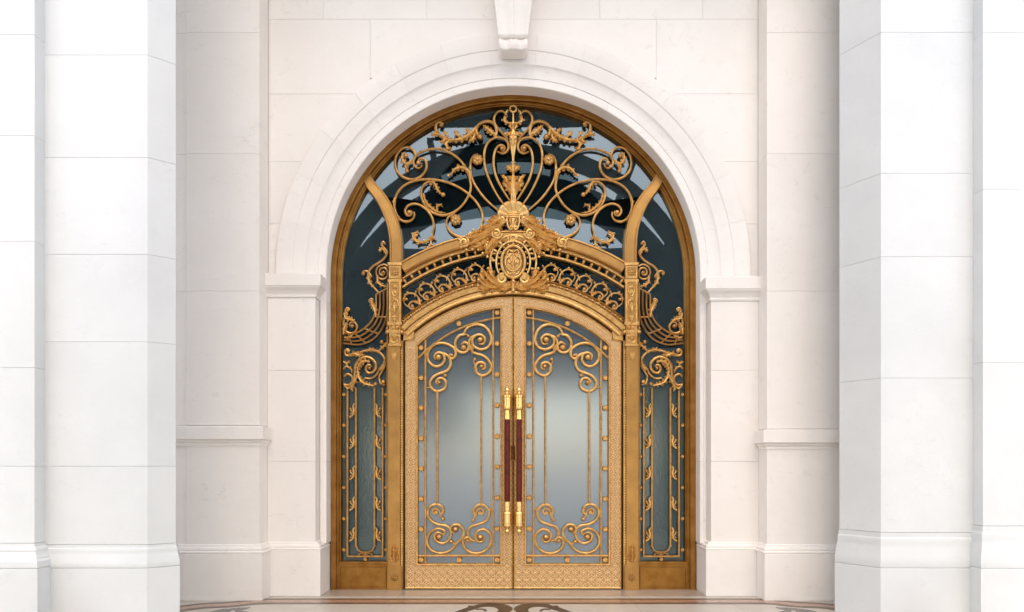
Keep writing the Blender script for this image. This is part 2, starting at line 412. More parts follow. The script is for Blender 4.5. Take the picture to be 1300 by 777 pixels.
# border: brown - pink - brown, straight in front of the door, swinging out to both sides
def border(sx):
    pts = [(sx*0, -.735), (sx*1.5, -.735), (sx*2.9, -.735)]
    a = [(0, 0)]
    yb0, yb1 = fl(0, 760.9)[1], fl(0, 766.0)[1]
    mid = (yb0+yb1)/2
    line = [(0, mid), (sx*1.2, mid), (sx*2.4, mid), (sx*2.92, mid-.02), (sx*3.2, mid-.19), (sx*3.52, mid-.30), (sx*3.9, mid-.75), (sx*4.05, mid-1.5), (sx*4.0, mid-2.6)]
    ribbon(line, .078, 'inlay_pink', .0020)
    def offs(d):
        P = [Vector(p) for p in spl(line, per=8)]; out = []
        for i in range(len(P)):
            t = P[min(i+1, len(P)-1)]-P[max(i-1, 0)]; t.normalize(); out.append(P[i]+Vector((-t.y, t.x))*d)
        return [(p.x, p.y) for p in out]
    ribbon(offs(.125), .045, 'inlay', .0022, per=1); ribbon(offs(-.125), .045, 'inlay', .0022, per=1)
    # corner and centre scrolls
    ribbon([fl(CX+sx*-(CX-s[0]), s[1]) for s in ((318, 771.2), (305, 773), (294, 773.5), (282, 776), (262, 782), (250, 792))], [.01, .09, .05, .10, .08, .02], 'inlay_dark', .0021, 'inlay_scroll')
    ribbon([fl(CX+sx*-(CX-s[0]), s[1]) for s in ((300, 775), (310, 779), (318, 786), (330, 800))], [.02, .07, .06, .01], 'inlay_dark', .0024, 'inlay_scroll')
    e_ = 0 if sx < 0 else .00012
    F = lambda dx, y: fl(CX+sx*dx, y)
    G = lambda L: [F(CX-x-.5 if x < CX else 0, y) for x, y in L]
    o1 = spl([(572, 779), (584, 774.4), (593, 771.2)], per=5)+[(594.6, 768.8)]+spl([(600.5, 769.3), (608, 767.2), (621, 766.2), (637, 767), (646, 769.4), (650.2, 772.6), (648, 776), (641, 780), (628, 785)], per=5)
    o2 = spl([(622, 782), (630, 777.4), (632, 774), (628, 771.4), (620, 770.4), (611, 771), (604, 773), (598, 774.8), (590, 778), (580, 785)], per=5)
    inlay(G(o1+o2), 'inlay_brown', .0022+e_, 'inlay_scroll')
    inlay(G(spl([(603, 773.4), (610, 772.7), (616, 773.8), (618, 776.2)], per=5)+spl([(614, 776), (612, 774.4), (604, 774.4)], per=5)), 'inlay_brown', .0025+e_, 'inlay_scroll')
border(-1); border(1)

# ------------------------------------------------------------------ stone walls
TOP = 8.9
ZC = 3.94                                   # centre height of the great arch
def molding(path, prof, name, m, parent, side=1, ends=True):
    """horizontal moulding: profile (out, z) swept along an XY path with mitres"""
    b = MB(); P = [Vector(p) for p in path]; n = len(P); k = len(prof); vs = []
    for i in range(n):
        e1 = P[i]-P[max(i-1, 0)]; e2 = P[min(i+1, n-1)]-P[i]
        if e1.length < 1e-6: e1 = e2.copy()
        if e2.length < 1e-6: e2 = e1.copy()
        e1.normalize(); e2.normalize()
        n1 = Vector((e1.y, -e1.x)); n2 = Vector((e2.y, -e2.x)); mm = (n1+n2); mm = mm/max(mm.length_squared/2, .3)*side
        for o, z in prof: vs.append((P[i].x+mm.x*o, P[i].y+mm.y*o, z))
    fs = [(i*k+j, i*k+(j+1) % k, (i+1)*k+(j+1) % k, (i+1)*k+j) for i in range(n-1) for j in range(k)]
    fs += [tuple(range(k)), tuple((n-1)*k+j for j in range(k))]
    b.add(vs, fs); return b.build(name, m, parent, angle=25)
def bx(name, m, par, x0, x1, y0, y1, z0, z1, c=.004, g=.0008, label=None):
    b = MB(); x0, x1 = min(x0, x1), max(x0, x1)
    b.box(x0+g, x1-g, y0, y1, z0+g, z1-g, c); return b.build(name, m, par, smooth=False, label=label)

arch = empty('arch_wall', (0, 0, 0), 'cream stone wall round the great arched doorway, with moulded archivolt and keystone', 'wall')
AW = 2.97
# backing wall behind the slabs (mortar seen only in the joints)
b = MB(); pts = [(-AW-.3, 0), (-2.42, 0), (-2.42, ZC-.122), (-2.88, ZC-.122), (-2.88, ZC)]
pts += [(-2.88*cos(t*pi/40), ZC+2.88*sin(t*pi/40)) for t in range(1, 40)]+[(2.88, ZC), (2.88, ZC-.122), (2.42, ZC-.122), (2.42, 0), (AW+.3, 0), (AW+.3, TOP), (-AW-.3, TOP)]
b.prism(pts, -.385, .2, .0); b.build('backing', 'joint', arch, smooth=False)
RO = 2.884
def wall_slab(x0, x1, z0, z1):
    """slab left of centre, right side bounded by the arch ring"""
    g = .0011; x0 += g; x1 -= g; z0 += g; z1 -= g; N = 28; lf = []; rt = []
    for i in range(N+1):
        z = z0+(z1-z0)*i/N; h = z-ZC; xb = x1
        if abs(h) < RO and h > -.2: xb = min(x1, -sqrt(RO*RO-h*h))
        if xb > x0+.002: lf.append((x0, z)); rt.append((xb, z))
    if len(rt) < 2: return None
    poly = [lf[0]]+rt+[lf[-1]]
    bb = MB(); bb.prism(poly, -.40, -.25, .002); return bb.build('stone_slab', 'wall', arch, smooth=False)
z_of = lambda py, r: EYE+(590-py)/100*r
cz = [3.86, 4.50, z_of(205, .955), z_of(119, .955), z_of(24, .955), 7.85, TOP]
for k in range(len(cz)-1):
    cuts = [-AW, 0] if k < 3 else ([-AW, -1.735, 0] if k % 2 else [-AW, -2.3, -1.05, 0])
    for i in range(len(cuts)-1):
        o = wall_slab(cuts[i], cuts[i+1], cz[k], cz[k+1])
        if o: mirror(o)
# archivolt in voussoirs
prof_a = [(2.302, .02), (2.302, -.262), (2.310, -.272), (2.392, -.280), (2.396, -.290), (2.45, -.300), (2.50, -.318), (2.53, -.338), (2.535, -.346),
          (2.55, -.352), (2.68, -.385), (2.685, -.394), (2.70, -.400), (2.85, -.440), (2.868, -.438), (2.872, -.430), (2.874, -.36), (2.874, .02)]
NV = 15
for v in range(NV):
    a0 = pi*v/NV; a1 = pi*(v+1)/NV; n = 7; vs = []; k = len(prof_a); gap = .00025
    lst = [(a0+gap+(a1-a0-2*gap)*i/n, 0) for i in range(n+1)]
    if v == 0: lst = [(0, -.12)]+[(max(a, 0), z) for a, z in lst]
    if v == NV-1: lst = lst+[(pi, -.12)]
    n = len(lst)-1
    for a, dz_ in lst:
        for R, y in prof_a: vs.append((-R*cos(a), y, ZC+R*sin(a)+dz_))
    bb = MB(); bb.add(vs, [(i*k+j, i*k+(j+1) % k, (i+1)*k+(j+1) % k, (i+1)*k+j) for i in range(n) for j in range(k)]+[tuple(range(k)), tuple(n*k+j for j in range(k))])
    bb.build('voussoir', 'wall', arch, angle=28)
# keystone: fluted tapering console
kb = MB(); rows = []
def key_row(z, hw, y, d):
    xs_ = []; N = 24
    for i in range(N+1):
        u = -1+2*i/N; fl_ = 0
        for c, w_, dd in ((0, .10, .012), (-.52, .34, .020), (.52, .34, .020)):
            if abs(u-c) < w_: fl_ = max(fl_, dd*cos((u-c)/w_*pi/2))
        xs_.append((u*hw, y+fl_*d, z))
    return [(-hw*1.0, -.38, z)]+xs_+[(hw, -.38, z)]
kz = z_of(47.5, .94)
rows = [key_row(TOP-.5, .30, -.80, 1), key_row(kz+.55, .245, -.70, 1), key_row(kz+.25, .205, -.62, 1), key_row(kz+.08, .185, -.585, 1), key_row(kz+.02, .180, -.575, .4),
        key_row(kz, .172, -.555, .1), key_row(kz-.005, .170, -.53, 1), key_row(kz-.05, .172, -.565, 1.2), key_row(kz-.095, .168, -.57, 1.3), key_row(kz-.135, .160, -.55, 1.2), key_row(kz-.160, .14, -.50, .6), key_row(kz-.168, .12, -.45, .1)]
k = len(rows[0]); kb.add([p for r in rows for p in r], [(i*k+j, i*k+j+1, (i+1)*k+j+1, (i+1)*k+j) for i in range(len(rows)-1) for j in range(k-1)]+[tuple(range(k)), tuple((len(rows)-1)*k+j for j in range(k))])
kb.build('keystone', 'wall', arch, angle=30)
# pilasters either side of the doorway
for sx in (-1, 1):
    dz = 0 if sx < 0 else -.04
    zi = 3.60+dz; zp = .61
    for z0, z1 in ((zp, 1.62), (1.62, 2.72), (2.72, zi)):
        bx('pilaster_block', 'wall', arch, sx*2.39, sx*AW, -.432, -.1, z0, z1, .003)
        bx('jamb_block', 'wall', arch, sx*2.302, sx*2.388, -.262, .02, z0, z1, .003)
    bx('jamb_bead', 'wall', arch, sx*2.34, sx*2.375, -.275, -.255, zp, zi, .005)
    path = [(sx*(AW+.04), -.432), (sx*2.39, -.432), (sx*2.39, -.02)]
    pr = [(-.05, zi), (.012, zi), (.018, zi+.02), (.014, zi+.035), (.022, zi+.05), (.04, zi+.085), (.07, zi+.11), (.075, zi+.125), (.085, zi+.13), (.085, zi+.265), (.080, zi+.275), (-.05, zi+.275)]
    molding(path if sx < 0 else path, pr, 'impost', 'wall', arch, side=(1 if sx < 0 else -1))
    bx('impost_bed', 'wall', arch, sx*2.38, sx*AW, -.40, -.1, zi+.002, ZC-.123, .003)
    bx('jamb_block', 'wall', arch, sx*2.302, sx*2.388, -.262, .02, zi, ZC-.122, .001)
    # plinth
    bx('plinth', 'wall', arch, sx*2.315, sx*(AW+.05), -.49, .02, 0.0, .555, .004)
    path = [(sx*(AW+.05), -.432), (sx*2.365, -.432), (sx*2.365, -.02)]
    pr = [(-.05, .556), (.052, .556), (.056, .565), (.052, .575), (.040, .582), (.044, .596), (.036, .612), (.018, .622), (.014, .64), (.006, .648), (-.05, .65)]
    molding(path, pr, 'plinth_cap', 'wall', arch, side=(1 if sx < 0 else -1))

# side walls beyond the pilasters
for sx in (-1, 1):
    sw = empty('side_wall', (sx*3.9, -.3, 0), ('cream stone wall with dado band, left of the arched doorway' if sx < 0 else 'cream stone wall with dado band, right of the arched doorway'), 'wall')
    XO = sx*5.6
    b = MB(); b.box(sx*3.0, XO, -.66, .2, 0, TOP); b.build('backing', 'joint', sw, smooth=False)
    dz = 0 if sx < 0 else -.04
    dt = 2.04+dz; db = 1.84+dz
    joints = [.64, db, dt, z_of(369, .92), z_of(205, .92)+.1, z_of(40, .92), 7.9, TOP]
    for i in range(len(joints)-1):
        if i == 1: continue
        bx('stone_slab', 'wall', sw, sx*AW, sx*3.83, -.70, -.40, joints[i], joints[i+1], .003)
        bx('stone_slab', 'wall', sw, sx*3.833, XO, -.68, -.40, joints[i], joints[i+1], .003)
    bx('dado_bed', 'wall', sw, sx*(AW+.01), XO, -.69, -.40, db, dt, .003)
    path = [(XO, -.70), (sx*AW, -.70), (sx*AW, -.435)]
    pr = [(-.03, db-.04), (.010, db-.04), (.014, db-.02), (.010, db-.005), (.024, db), (.030, db+.012), (.030, db+.03), (.055, db+.035), (.060, db+.04), (.060, dt-.02), (.055, dt-.012), (-.03, dt)]
    molding(path, pr, 'dado_band', 'wall', sw, side=(1 if sx < 0 else -1))
    bx('plinth', 'wall', sw, sx*(AW-.055), sx*3.83, -.78, -.50, 0, .545, .004)
    bx('plinth', 'wall', sw, sx*3.833, XO, -.76, -.50, 0, .545, .004)
    path = [(XO, -.70), (sx*AW, -.70), (sx*AW, -.437)]
    pr = [(-.03, .546), (.062, .546), (.068, .558), (.062, .570), (.048, .577), (.053, .592), (.044, .61), (.022, .622), (.018, .64), (.008, .65), (-.03, .652)]
    molding(path, pr, 'plinth_cap', 'wall', sw, side=(1 if sx < 0 else -1))

# great white piers in front
def pier(label, sx, xi, xo, yf, yb, joints, r, zpl, zmo, out=.08, light_splay=None, group=None):
    p = empty('stone_pier', (sx*(xi+xo)/2, (yf+yb)/2, 0), label, 'pier', group)
    zs = [zmo]+[EYE+(590-j)/100*r for j in sorted(joints, reverse=True)]+[TOP]
    foot = [(xo, yb), (xo, yf), (xi, yf)]+([light_splay] if light_splay else [])+[(xi, yb)]  # added splay turns the inner side forward so it takes more light
    def col(fp, z0, z1, c, name, m, smooth=False):
        n = len(fp); area = sum(fp[i][0]*fp[(i+1) % n][1]-fp[(i+1) % n][0]*fp[i][1] for i in range(n)); sg = 1 if area > 0 else -1; ins = []
        for i in range(n):
            a, b_, d = Vector(fp[i-1]), Vector(fp[i]), Vector(fp[(i+1) % n]); e1 = (b_-a).normalized(); e2 = (d-b_).normalized()
            mm = Vector((-e1.y, e1.x))*sg+Vector((-e2.y, e2.x))*sg; ins.append(b_+mm/max(mm.length_squared/2, .35)*c)
        vs = [(q.x*sx, q.y, z0) for q in ins]+[(q[0]*sx, q[1], z0+c) for q in fp]+[(q[0]*sx, q[1], z1-c) for q in fp]+[(q.x*sx, q.y, z1) for q in ins]
        b = MB(); b.add(vs, [(k*n+i, k*n+(i+1) % n, (k+1)*n+(i+1) % n, (k+1)*n+i) for k in range(3) for i in range(n)]+[tuple(range(n)), tuple(3*n+i for i in range(n))])
        return b.build(name, m, p, smooth=False)
    def grow(fp, d):
        n = len(fp); out_ = []
        for i in range(n):
            a, b_, e = Vector(fp[i-1]), Vector(fp[i]), Vector(fp[(i+1) % n]); e1 = (b_-a).normalized(); e2 = (e-b_).normalized()
            mm = Vector((-e1.y, e1.x))+Vector((-e2.y, e2.x)); q = b_+mm/max(mm.length_squared/2, .35)*d; out_.append((q.x, q.y))
        return out_
    n = len(foot); sgn = 1 if sum(foot[i][0]*foot[(i+1) % n][1]-foot[(i+1) % n][0]*foot[i][1] for i in range(n)) > 0 else -1
    core = grow(foot, .02*sgn); core = [(q[0], min(q[1], yb-.001)) for q in core]
    col(core, 0, TOP-.01, .001, 'backing', 'pale_joint')
    for i in range(len(zs)-1): col(foot, zs[i]+.0009, zs[i+1]-.0009, .002, 'stone_block', 'white')
    pl = grow(foot, -out*sgn); pl = [(min(q[0], xo) if k < 2 else q[0], min(q[1], yb)) for k, q in enumerate(pl)]
    col(pl, 0, zpl, .01, 'plinth', 'white')
    path = [(sx*q[0], q[1]) for q in foot[1:]]
    z0 = zpl+.003; h = zmo-z0; f_ = out/.10
    pr = [(-.03, z0), (.095*f_, z0), (.10*f_, z0+.1*h), (.095*f_, z0+.28*h), (.075*f_, z0+.36*h), (.072*f_, z0+.44*h), (.05*f_, z0+.55*h), (.04*f_, z0+.66*h), (.045*f_, z0+.72*h), (.035*f_, z0+.82*h), (.014*f_, z0+.86*h), (.012*f_, zmo-.002), (-.03, zmo-.002)]
    molding(path, pr, 'base_moulding', 'white', p, side=(1 if sx < 0 else -1))
    return p
ZF = lambda py, r: EYE+(590-py)/100*r
pier('white stone pier left of the door, its inner side splayed to take more light', -1, 3.425, 4.40, -2.36, -1.80, [70, 200, 323, 434, 592], .738, ZF(722, .73), ZF(692, .735),   .035, light_splay=(3.237, -2.20))
pier('white stone pier at the left edge of the photograph, standing slightly forward', -1, 4.389, 5.6, -2.50, -1.9, [45, 173, 307, 467, 592], .724, ZF(722, .715), ZF(690, .72), .08)
pier('white stone pier right of the door, its inner side splayed forward to look brighter', 1, 3.735, 4.68, -1.80, -.90, [41, 220, 326, 480], .80, ZF(722, .79), ZF(676, .80), .045, light_splay=(3.50, -1.395))
pier('white stone pier at the right edge of the photograph, standing slightly forward', 1, 4.672, 6.0, -1.95, -1.0, [41, 240, 460], .783, ZF(722, .775), ZF(668, .78), .06)

# ceiling of the portico and the canopy in front of it (mirrored in the glass)
b = MB(); b.box(-6.2, 6.2, -2.6, .5, TOP, TOP+.3);  # out of view; depth chosen so it darkens the top of the wall
tag(b.build('portico_ceiling', 'ceiling', smooth=False), 'unseen plaster ceiling of the portico, its depth set to darken the wall top', 'ceiling')
can = empty('entrance_canopy', (0, -6.5, 0), 'dark steel arched canopy over the forecourt, mirrored in the fanlight glass', 'canopy')
def rib(L, a, bb_, cz_, th, dp):
    b = MB(); n = 40; vs = []
    pts = [(-a, 0, -1)]+[(-a*cos(pi*i/n), cz_+bb_*sin(pi*i/n), i) for i in range(n+1)]+[(a, 0, -1)]
    for (x, z, i) in pts:
        if i < 0: n_ = Vector((1 if x > 0 else -1, 0))
        else:
            t = pi*i/n; n_ = Vector((-cos(t)/a, sin(t)/bb_)); n_.normalize()
        for o, y in ((0, -L-dp/2), (0, -L+dp/2), (-th, -L+dp/2), (-th, -L-dp/2)): vs.append((x+n_.x*o, y, z+n_.y*o))
    k = 4; b.add(vs, [(i*k+j, i*k+(j+1) % k, (i+1)*k+(j+1) % k, (i+1)*k+j) for i in range(len(pts)-1) for j in range(k)]+[(0, 1, 2, 3)])
    return b.build('rib', 'ribs', can, smooth=False)
rib(4.9, 3.72, 3.42, 4.50, .33, .12); rib(6.6, 3.78, 3.12, 4.87, .60, .25)
b = MB(); b.box(-6, 6, -4.3, -4.0, 7.95, 8.5); b.build('cross_beam', 'ribs', can, smooth=False)
for a in (22, 45, 66, 84, 103, 126, 149, 166):
    x = -3.8*cos(radians(a)); z = 4.45+3.42*sin(radians(a)); b = MB(); b.box(x-.05, x+.05, -6.5, -4.0, z-.05, z+.05)
    b.build('purlin', 'ribs', can, smooth=False)

b = MB(); b.box(-14, 14, -12.6, -12.2, 3.9, 8.1); b.build('dark_reflection_beam', 'ribs', can, smooth=False)  # unseen beam added and set low to darken the door glass reflection
for x in (-13, -7.5, 7.5, 13):
    b = MB(); b.box(x-.25, x+.25, -12.6, -12.2, 0, 3.9); b.build('canopy_post', 'ribs', can, smooth=False)
# dark lobby behind the glass
b = MB(); b.box(-5, 5, .62, 7, -.004, 8.2); tag(b.build('lobby_interior', 'lobby', smooth=False), kind='structure')

# trees across the forecourt (seen in the side glass)
def tree(x, y, h, label, src=None):
    root = empty('tree', (x, y, 0), label, 'tree', 'trees across the forecourt')
    if src:
        for ch in src.children:
            c = ch.copy(); COL.objects.link(c); c.parent = root
        root.rotation_euler.z = random.random()*6; root.scale = (h/9,)*3; return root
    t = MB()
    def limb(p0, p1, r0, r1):
        d = (Vector(p1)-Vector(p0)).normalized(); u = d.orthogonal().normalized(); w = d.cross(u); vs = []
        for p, r in ((p0, r0), (p1, r1)):
            for k in range(7): a = 2*pi*k/7; q = Vector(p)+u*cos(a)*r+w*sin(a)*r; vs.append(q)
        t.add(vs, [(k, (k+1) % 7, 7+(k+1) % 7, 7+k) for k in range(7)])
    limb((x, y, 0), (x+.1, y, 3.2), .24, .17); cl = []
    for i in range(9):
        a = random.random()*6.28; z0 = 2.4+random.random()*1.2; e = (x+cos(a)*1.9*random.uniform(.5, 1.2), y+sin(a)*1.9, z0+random.uniform(1.5, 4.2))
        limb((x+.1, y, z0), e, .10, .03); cl.append(e)
    t.build('trunk', 'bark', root)
    c = MB()
    for e in cl+[(x, y, 7.5), (x+.8, y, 6.8), (x-.9, y+.4, 6.2), (x, y-.5, 5)]:
        for _ in range(230):
            d = Vector((random.gauss(0, 1), random.gauss(0, 1), random.gauss(0, .8))).normalized()*random.uniform(.3, 1.35)
            q = Vector(e)+d; u = Vector((random.gauss(0, 1), random.gauss(0, 1), random.gauss(0, 1))).normalized()*.16; w = u.orthogonal().normalized()*.10
            c.add([q-u, q+w, q+u, q-w], [(0, 1, 2, 3)])
    c.build('crown', 'foliage', root, smooth=False); return root
t0 = tree(-7.6, -27, 9, 'leafy tree across the forecourt, left of the drive')
for x, y, h, l in ((-3.9, -28, 7.6, 'small leafy tree added to darken the left door glass, nearest the middle of the drive'), (7.8, -26, 9.5, 'leafy tree across the forecourt, right of the drive'), (-11.5, -30, 10, 'tallest tree at the far left of the forecourt'),  # small tree is an addition that darkens the left leaf's reflection
                   (12, -29, 8.6, 'shorter tree at the far right of the forecourt')): tree(x, y, h, l, t0)

# ================================================================== DOORWAY
sur = empty('door_surround', (0, 0, 0), 'gilt bronze arched door surround with scrolled fanlight and glazed side panels', 'door frame')
GY = .05                                                   # plane of the fixed glass
FC = 353.5; FR = 230.5
def mir(o): return mirror(o)
# outer frame
path = [(CX-FR, 748)]+[(CX-FR, 748-(748-FC)*i/8) for i in range(1, 8)]+arc(CX, FC, FR, 180, 0, 72)+[(CX+FR, 748-(748-FC)*i/8) for i in range(7, 0, -1)]+[(CX+FR, 748)]
b = MB(); b.sweep(path, [(0, .10), (0, -.055), (-.8, -.062), (-6.0, -.062), (-7.0, -.052), (-7.2, -.02), (-9.0, -.02), (-9.0, .10)]); 
b.v = b.v
b.build('outer_frame', 'bronze', sur)
b = MB(); b.sweep(path, [(-9.05, .10), (-9.05, -.028), (-9.6, -.036), (-10.6, -.036), (-11.2, -.018), (-12.2, -.018), (-12.7, 0.0), (-13.4, 0.02), (-13.4, .10)])
b.build('inner_moulding', 'bronze', sur)
# fixed glass in one arched sheet per bay: fanlight, two side bays, lunette
def pane(name, m, poly, y=GY, par=sur, th=.012):
    b = MB(); b.prism([((x-CX)/100, (748-z)/100) for x, z in poly], y, y+th, 0); return b.build(name, m, par, smooth=False)
ribL = spl([(466, 226), (473, 238), (484, 252), (493, 268), (500, 287), (503.0, 308), (503.5, 336)], 30)
pane('glass_pane', 'glass', arc(CX, FC, FR-11, 30, 150, 48)[::-1]+[(500, 290), (503.5, 337)]+arc(CX, 568, 266, 123.5, 56.5, 30)+[(799.5, 337), (803, 290)])
side = [(432, 440), (432, FC)]+arc(CX, FC, FR-11, 176, 146, 20)+ribL[2:]+[(503, 440)]
mir(pane('glass_pane', 'glass', side))
mir(pane('glass_pane', 'sideglass', [(432, 718), (432, 440.5), (503, 440.5), (503, 718)]))
pane('glass_pane', 'glass', [(508, 412)]+arc(CX, 568, 262, 123, 57, 30)+[(795, 412)]+arc(CX, 568, 205, 45.5, 134.5, 30))
# curved mullion ribs
rp = [(0-6.6, .08), (-6.6, -.05), (-8.2+1.4, -.06), (-5.2, -.062), (-4.6, -.045), (-3.8, -.04), (3.8, -.04), (4.6, -.045), (5.2, -.062), (6.8, -.06), (6.6, -.05), (6.6, .08)]
rp = [(-8.0, .08), (-8.0, -.05), (-7.2, -.062), (-5.8, -.062), (-5.2, -.045), (5.2, -.045), (5.8, -.062), (7.2, -.062), (8.0, -.05), (8.0, .08)]
b = MB(); b.sweep(ribL, rp, scales=[.72+.28*min(1, i/16) for i in range(len(ribL))]); mir(b.build('curved_mullion', 'post', sur))
# transom arch (broad curved bar above the lunette)
def ang(R, x): return 90+math.degrees(math.asin((CX-x)/R))
def ringp(R, x0=511.5, n=56):
    a = ang(R, x0); return arc(CX, 568, R, a, 180-a, n)
b = MB(); b.sweep(ringp(266), [(8, .08), (8, -.05), (7, -.066), (5.6, -.068), (5, -.052), (-4.2, -.052), (-5, -.060), (-6.2, -.066), (-7.4, -.05), (-7.6, -.03), (-9.4, -.03), (-9.4, .08)])
b.build('transom_arch', 'post', sur)
b = MB(); b.sweep(ringp(246.2), [(1.9, .03), (1.9, -.03), (.9, -.042), (-.9, -.042), (-1.7, -.03), (-1.7, .03)]); b.sweep(ringp(255.6), [(1.5, .03), (1.5, -.026), (.5, -.034), (-.8, -.034), (-1.6, -.02), (-1.6, .03)]); b.build('lunette_rail', 'gold', sur)
b = MB()
for i, R in enumerate((214.6, 209.0)): b.sweep(ringp(R), [(.9, .03), (.9, -.03), (0, -.045), (-.9, -.03), (-.9, .03)])
b.build('lattice_rail', 'gold', sur)
# little balusters between transom and rail
na = int(2*(ang(252, 513)-90)/2.45)
for i in range(na+1):
    a = 90+(ang(252, 514)-90)*(1-2*i/na)
    if abs(a-90) < 11: continue
    d = Vector((cos(radians(a)), -sin(radians(a)))); c = Vector((CX, 568)); b = MB()
    pp = [c+d*r for r in (247.6, 248.8, 250, 251.2, 252.4, 253.4, 254.4, 255.4)]
    b.tube(pp, [3.0, 2.0, 1.3, 2.3, 2.3, 1.3, 2.0, 3.2], -.012, 6); b.build('baluster', 'gold', sur)
# lattice crosses between the two lower rails
nb = 34
for i in range(nb+1):
    a = 90+(ang(212, 515)-90)*(1-2*i/nb)
    if abs(a-90) < 8.5: continue
    d = Vector((cos(radians(a)), -sin(radians(a)))); t = Vector((d.y, -d.x)); c = Vector((CX, 568)); b = MB()
    q = c+d*211.8; b.tube([q-d*3, q+d*3], .75, -.012, 5); b.tube([q-t*2.9, q+t*2.9], .75, -.014, 5); b.ball(q.x, q.y, 1.55, -.022, .8, 6, 5)
    for s_ in (-3.6, 3.6):
        e = q+t*s_; b.tube([e-d*3, e+d*3], .55, -.01, 5)
    b.build('lattice_cross', 'leaf', sur)
# smooth cornice and dentil course over the doors
b = MB(); b.sweep(ringp(204.5, 512), [(3.9, .08), (3.9, -.05), (3.3, -.064), (-2.6, -.058), (-3.3, -.05), (-3.6, -.03), (-3.6, .08)]); b.build('cornice_band', 'gold', sur)
b = MB(); b.sweep(ringp(196.8, 516), [(4.0, .08), (4.0, -.028), (.6, -.032), (.4, -.05), (-1.4, -.056), (-3.0, -.05), (-4.2, -.03), (-4.4, .08)]); b.build('door_head_band', 'gold', sur)
b = MB(); nd = 118
for i in range(nd+1):
    a = 90+(ang(200, 519)-90)*(1-2*i/nd); d = Vector((cos(radians(a)), -sin(radians(a)))); t = Vector((d.y, -d.x)); q = Vector((CX, 568))+d*199
    vs = []
    for yy in (-.025, -.050):
        for e, f in ((-.72, -1.3), (.72, -1.3), (.72, 1.3), (-.72, 1.3)): p = q+t*e+d*f; vs.append(PX(p.x, p.y, yy))
    b.add(vs, [(4, 5, 6, 7), (0, 1, 5, 4), (1, 2, 6, 5), (2, 3, 7, 6), (3, 0, 4, 7)])
b.build('dentil_course', 'leaf', sur, smooth=False, kind='stuff')

# posts beside the doors
def rect(name, m, x0, x1, z0, z1, y0, y1, c=.004, par=sur):
    b = MB(); X0, _, Z0 = PX(x0, z0); X1, _, Z1 = PX(x1, z1); b.box(X0, X1, y0, y1, min(Z0, Z1), max(Z0, Z1), c); return b.build(name, m, par, smooth=False)
mir(rect('post', 'post', 493.6, 509.2, 438, 748, -.075, .08))
mir(rect('post', 'post', 494.6, 510.5, 336, 413, -.070, .08))
for x0, x1 in ((494.9, 497.2), (507.6, 510.2)): mir(rect('post_bead', 'gold', x0, x1, 358, 411, -.078, -.068, .002))
mir(rect('door_stop', 'post', 509.2, 512.6, 433, 748, -.045, .08, .003))
b = MB()
for i in range(92): 
    z = 446+i*3.27; X, _, Z = PX(510.6, z); b.box(X-.011, X+.011, -.053, -.044, Z-.010, Z+.010, .003)
mir(b.build('beading', 'leaf', sur, smooth=False, kind='stuff'))
mir(rect('post_ring', 'gold', 493.4, 511.4, 335, 339, -.078, .0)); mir(rect('post_ring', 'gold', 493.4, 511.4, 356, 360, -.080, .0))
b = MB(); b.sweep([(496, 341), (509, 341), (509, 354), (496, 354)], [(.7, -.07), (.7, -.078), (-.7, -.078), (-.7, -.07)], closed=True); b.rosette(502.5, 347.5, 4.2, 8, -.072, .5); mir(b.build('rosette_block', 'gold', sur))
b = MB()     # ornament chain on the upper post
for z, r in ((365, 2.2), (372, 3.2), (381, 2.4), (388, 3.2), (404, 3.6)): b.rosette(502.5, z, r, 6, -.072, .6)
b.leaf([(502.5, 398), (502.5, 384)], 3.6, 3, -.072); b.leaf([(502.5, 402), (502.5, 411)], 3.4, 2, -.072)
for s_ in (-1, 1):
    b.tube(spl([(502.5+s_*.5, 378), (502.5+s_*3.6, 372), (502.5+s_*3, 366), (502.5+s_*.8, 367)]), .7, -.074, 5)
    b.tube(spl([(502.5+s_*.5, 394), (502.5+s_*3.8, 389), (502.5+s_*3, 383), (502.5+s_*.8, 384)]), .7, -.074, 5)
mir(b.build('post_ornament', 'leaf', sur))
# capital: spreading scrolled top over a square block
b = MB()
def ringbox(x0, x1, z0, z1, y0, y1): 
    X0, _, Z0 = PX(x0, z0); X1, _, Z1 = PX(x1, z1); b.box(X0, X1, y0, y1, Z1, Z0, .004)
ringbox(493, 511.6, 413.5, 410.5, -.085, .0); ringbox(495, 509.8, 421, 413.5, -.082, .0); ringbox(491.5, 513, 424.6, 421, -.096, .0); ringbox(495.2, 509.8, 438.5, 424.6, -.088, .0); ringbox(494, 511, 440.4, 438.2, -.090, .0)
for s_ in (-1, 1):
    b.ball(502.4+s_*9.2, 423.5, 2.8, -.085, 1.2); b.ball(502.4+s_*9.6, 418.6, 1.6, -.08, 1.2)
    b.leaf([(502.4+s_*1, 421), (502.4+s_*5, 417), (502.4+s_*6, 413)], 2.6, 2, -.084)
    b.tube(spl([(502.4+s_*1, 437), (502.4+s_*5, 434), (502.4+s_*5, 428), (502.4+s_*2, 429)]), .9, -.092, 5)
b.rosette(502.4, 431, 3, 6, -.09, .6); b.leaf([(502.4, 422), (502.4, 412)], 3, 2, -.085)
mir(b.build('capital', 'gold', sur))
b = MB()
for dx, ex in ((0, 0), (-2.4, -4), (2.4, 4), (-1.2, -2.4), (1.2, 2.4)): b.leaf([(502+dx*.4, 457.5), (502+dx, 452), (502+ex, 446+abs(ex)*.5)], 1.7, 2, -.077)
mir(b.build('post_leaf', 'leaf', sur))
b = MB()
b.leaf([(502, 712), (502, 690)], 3.6, 4, -.077)
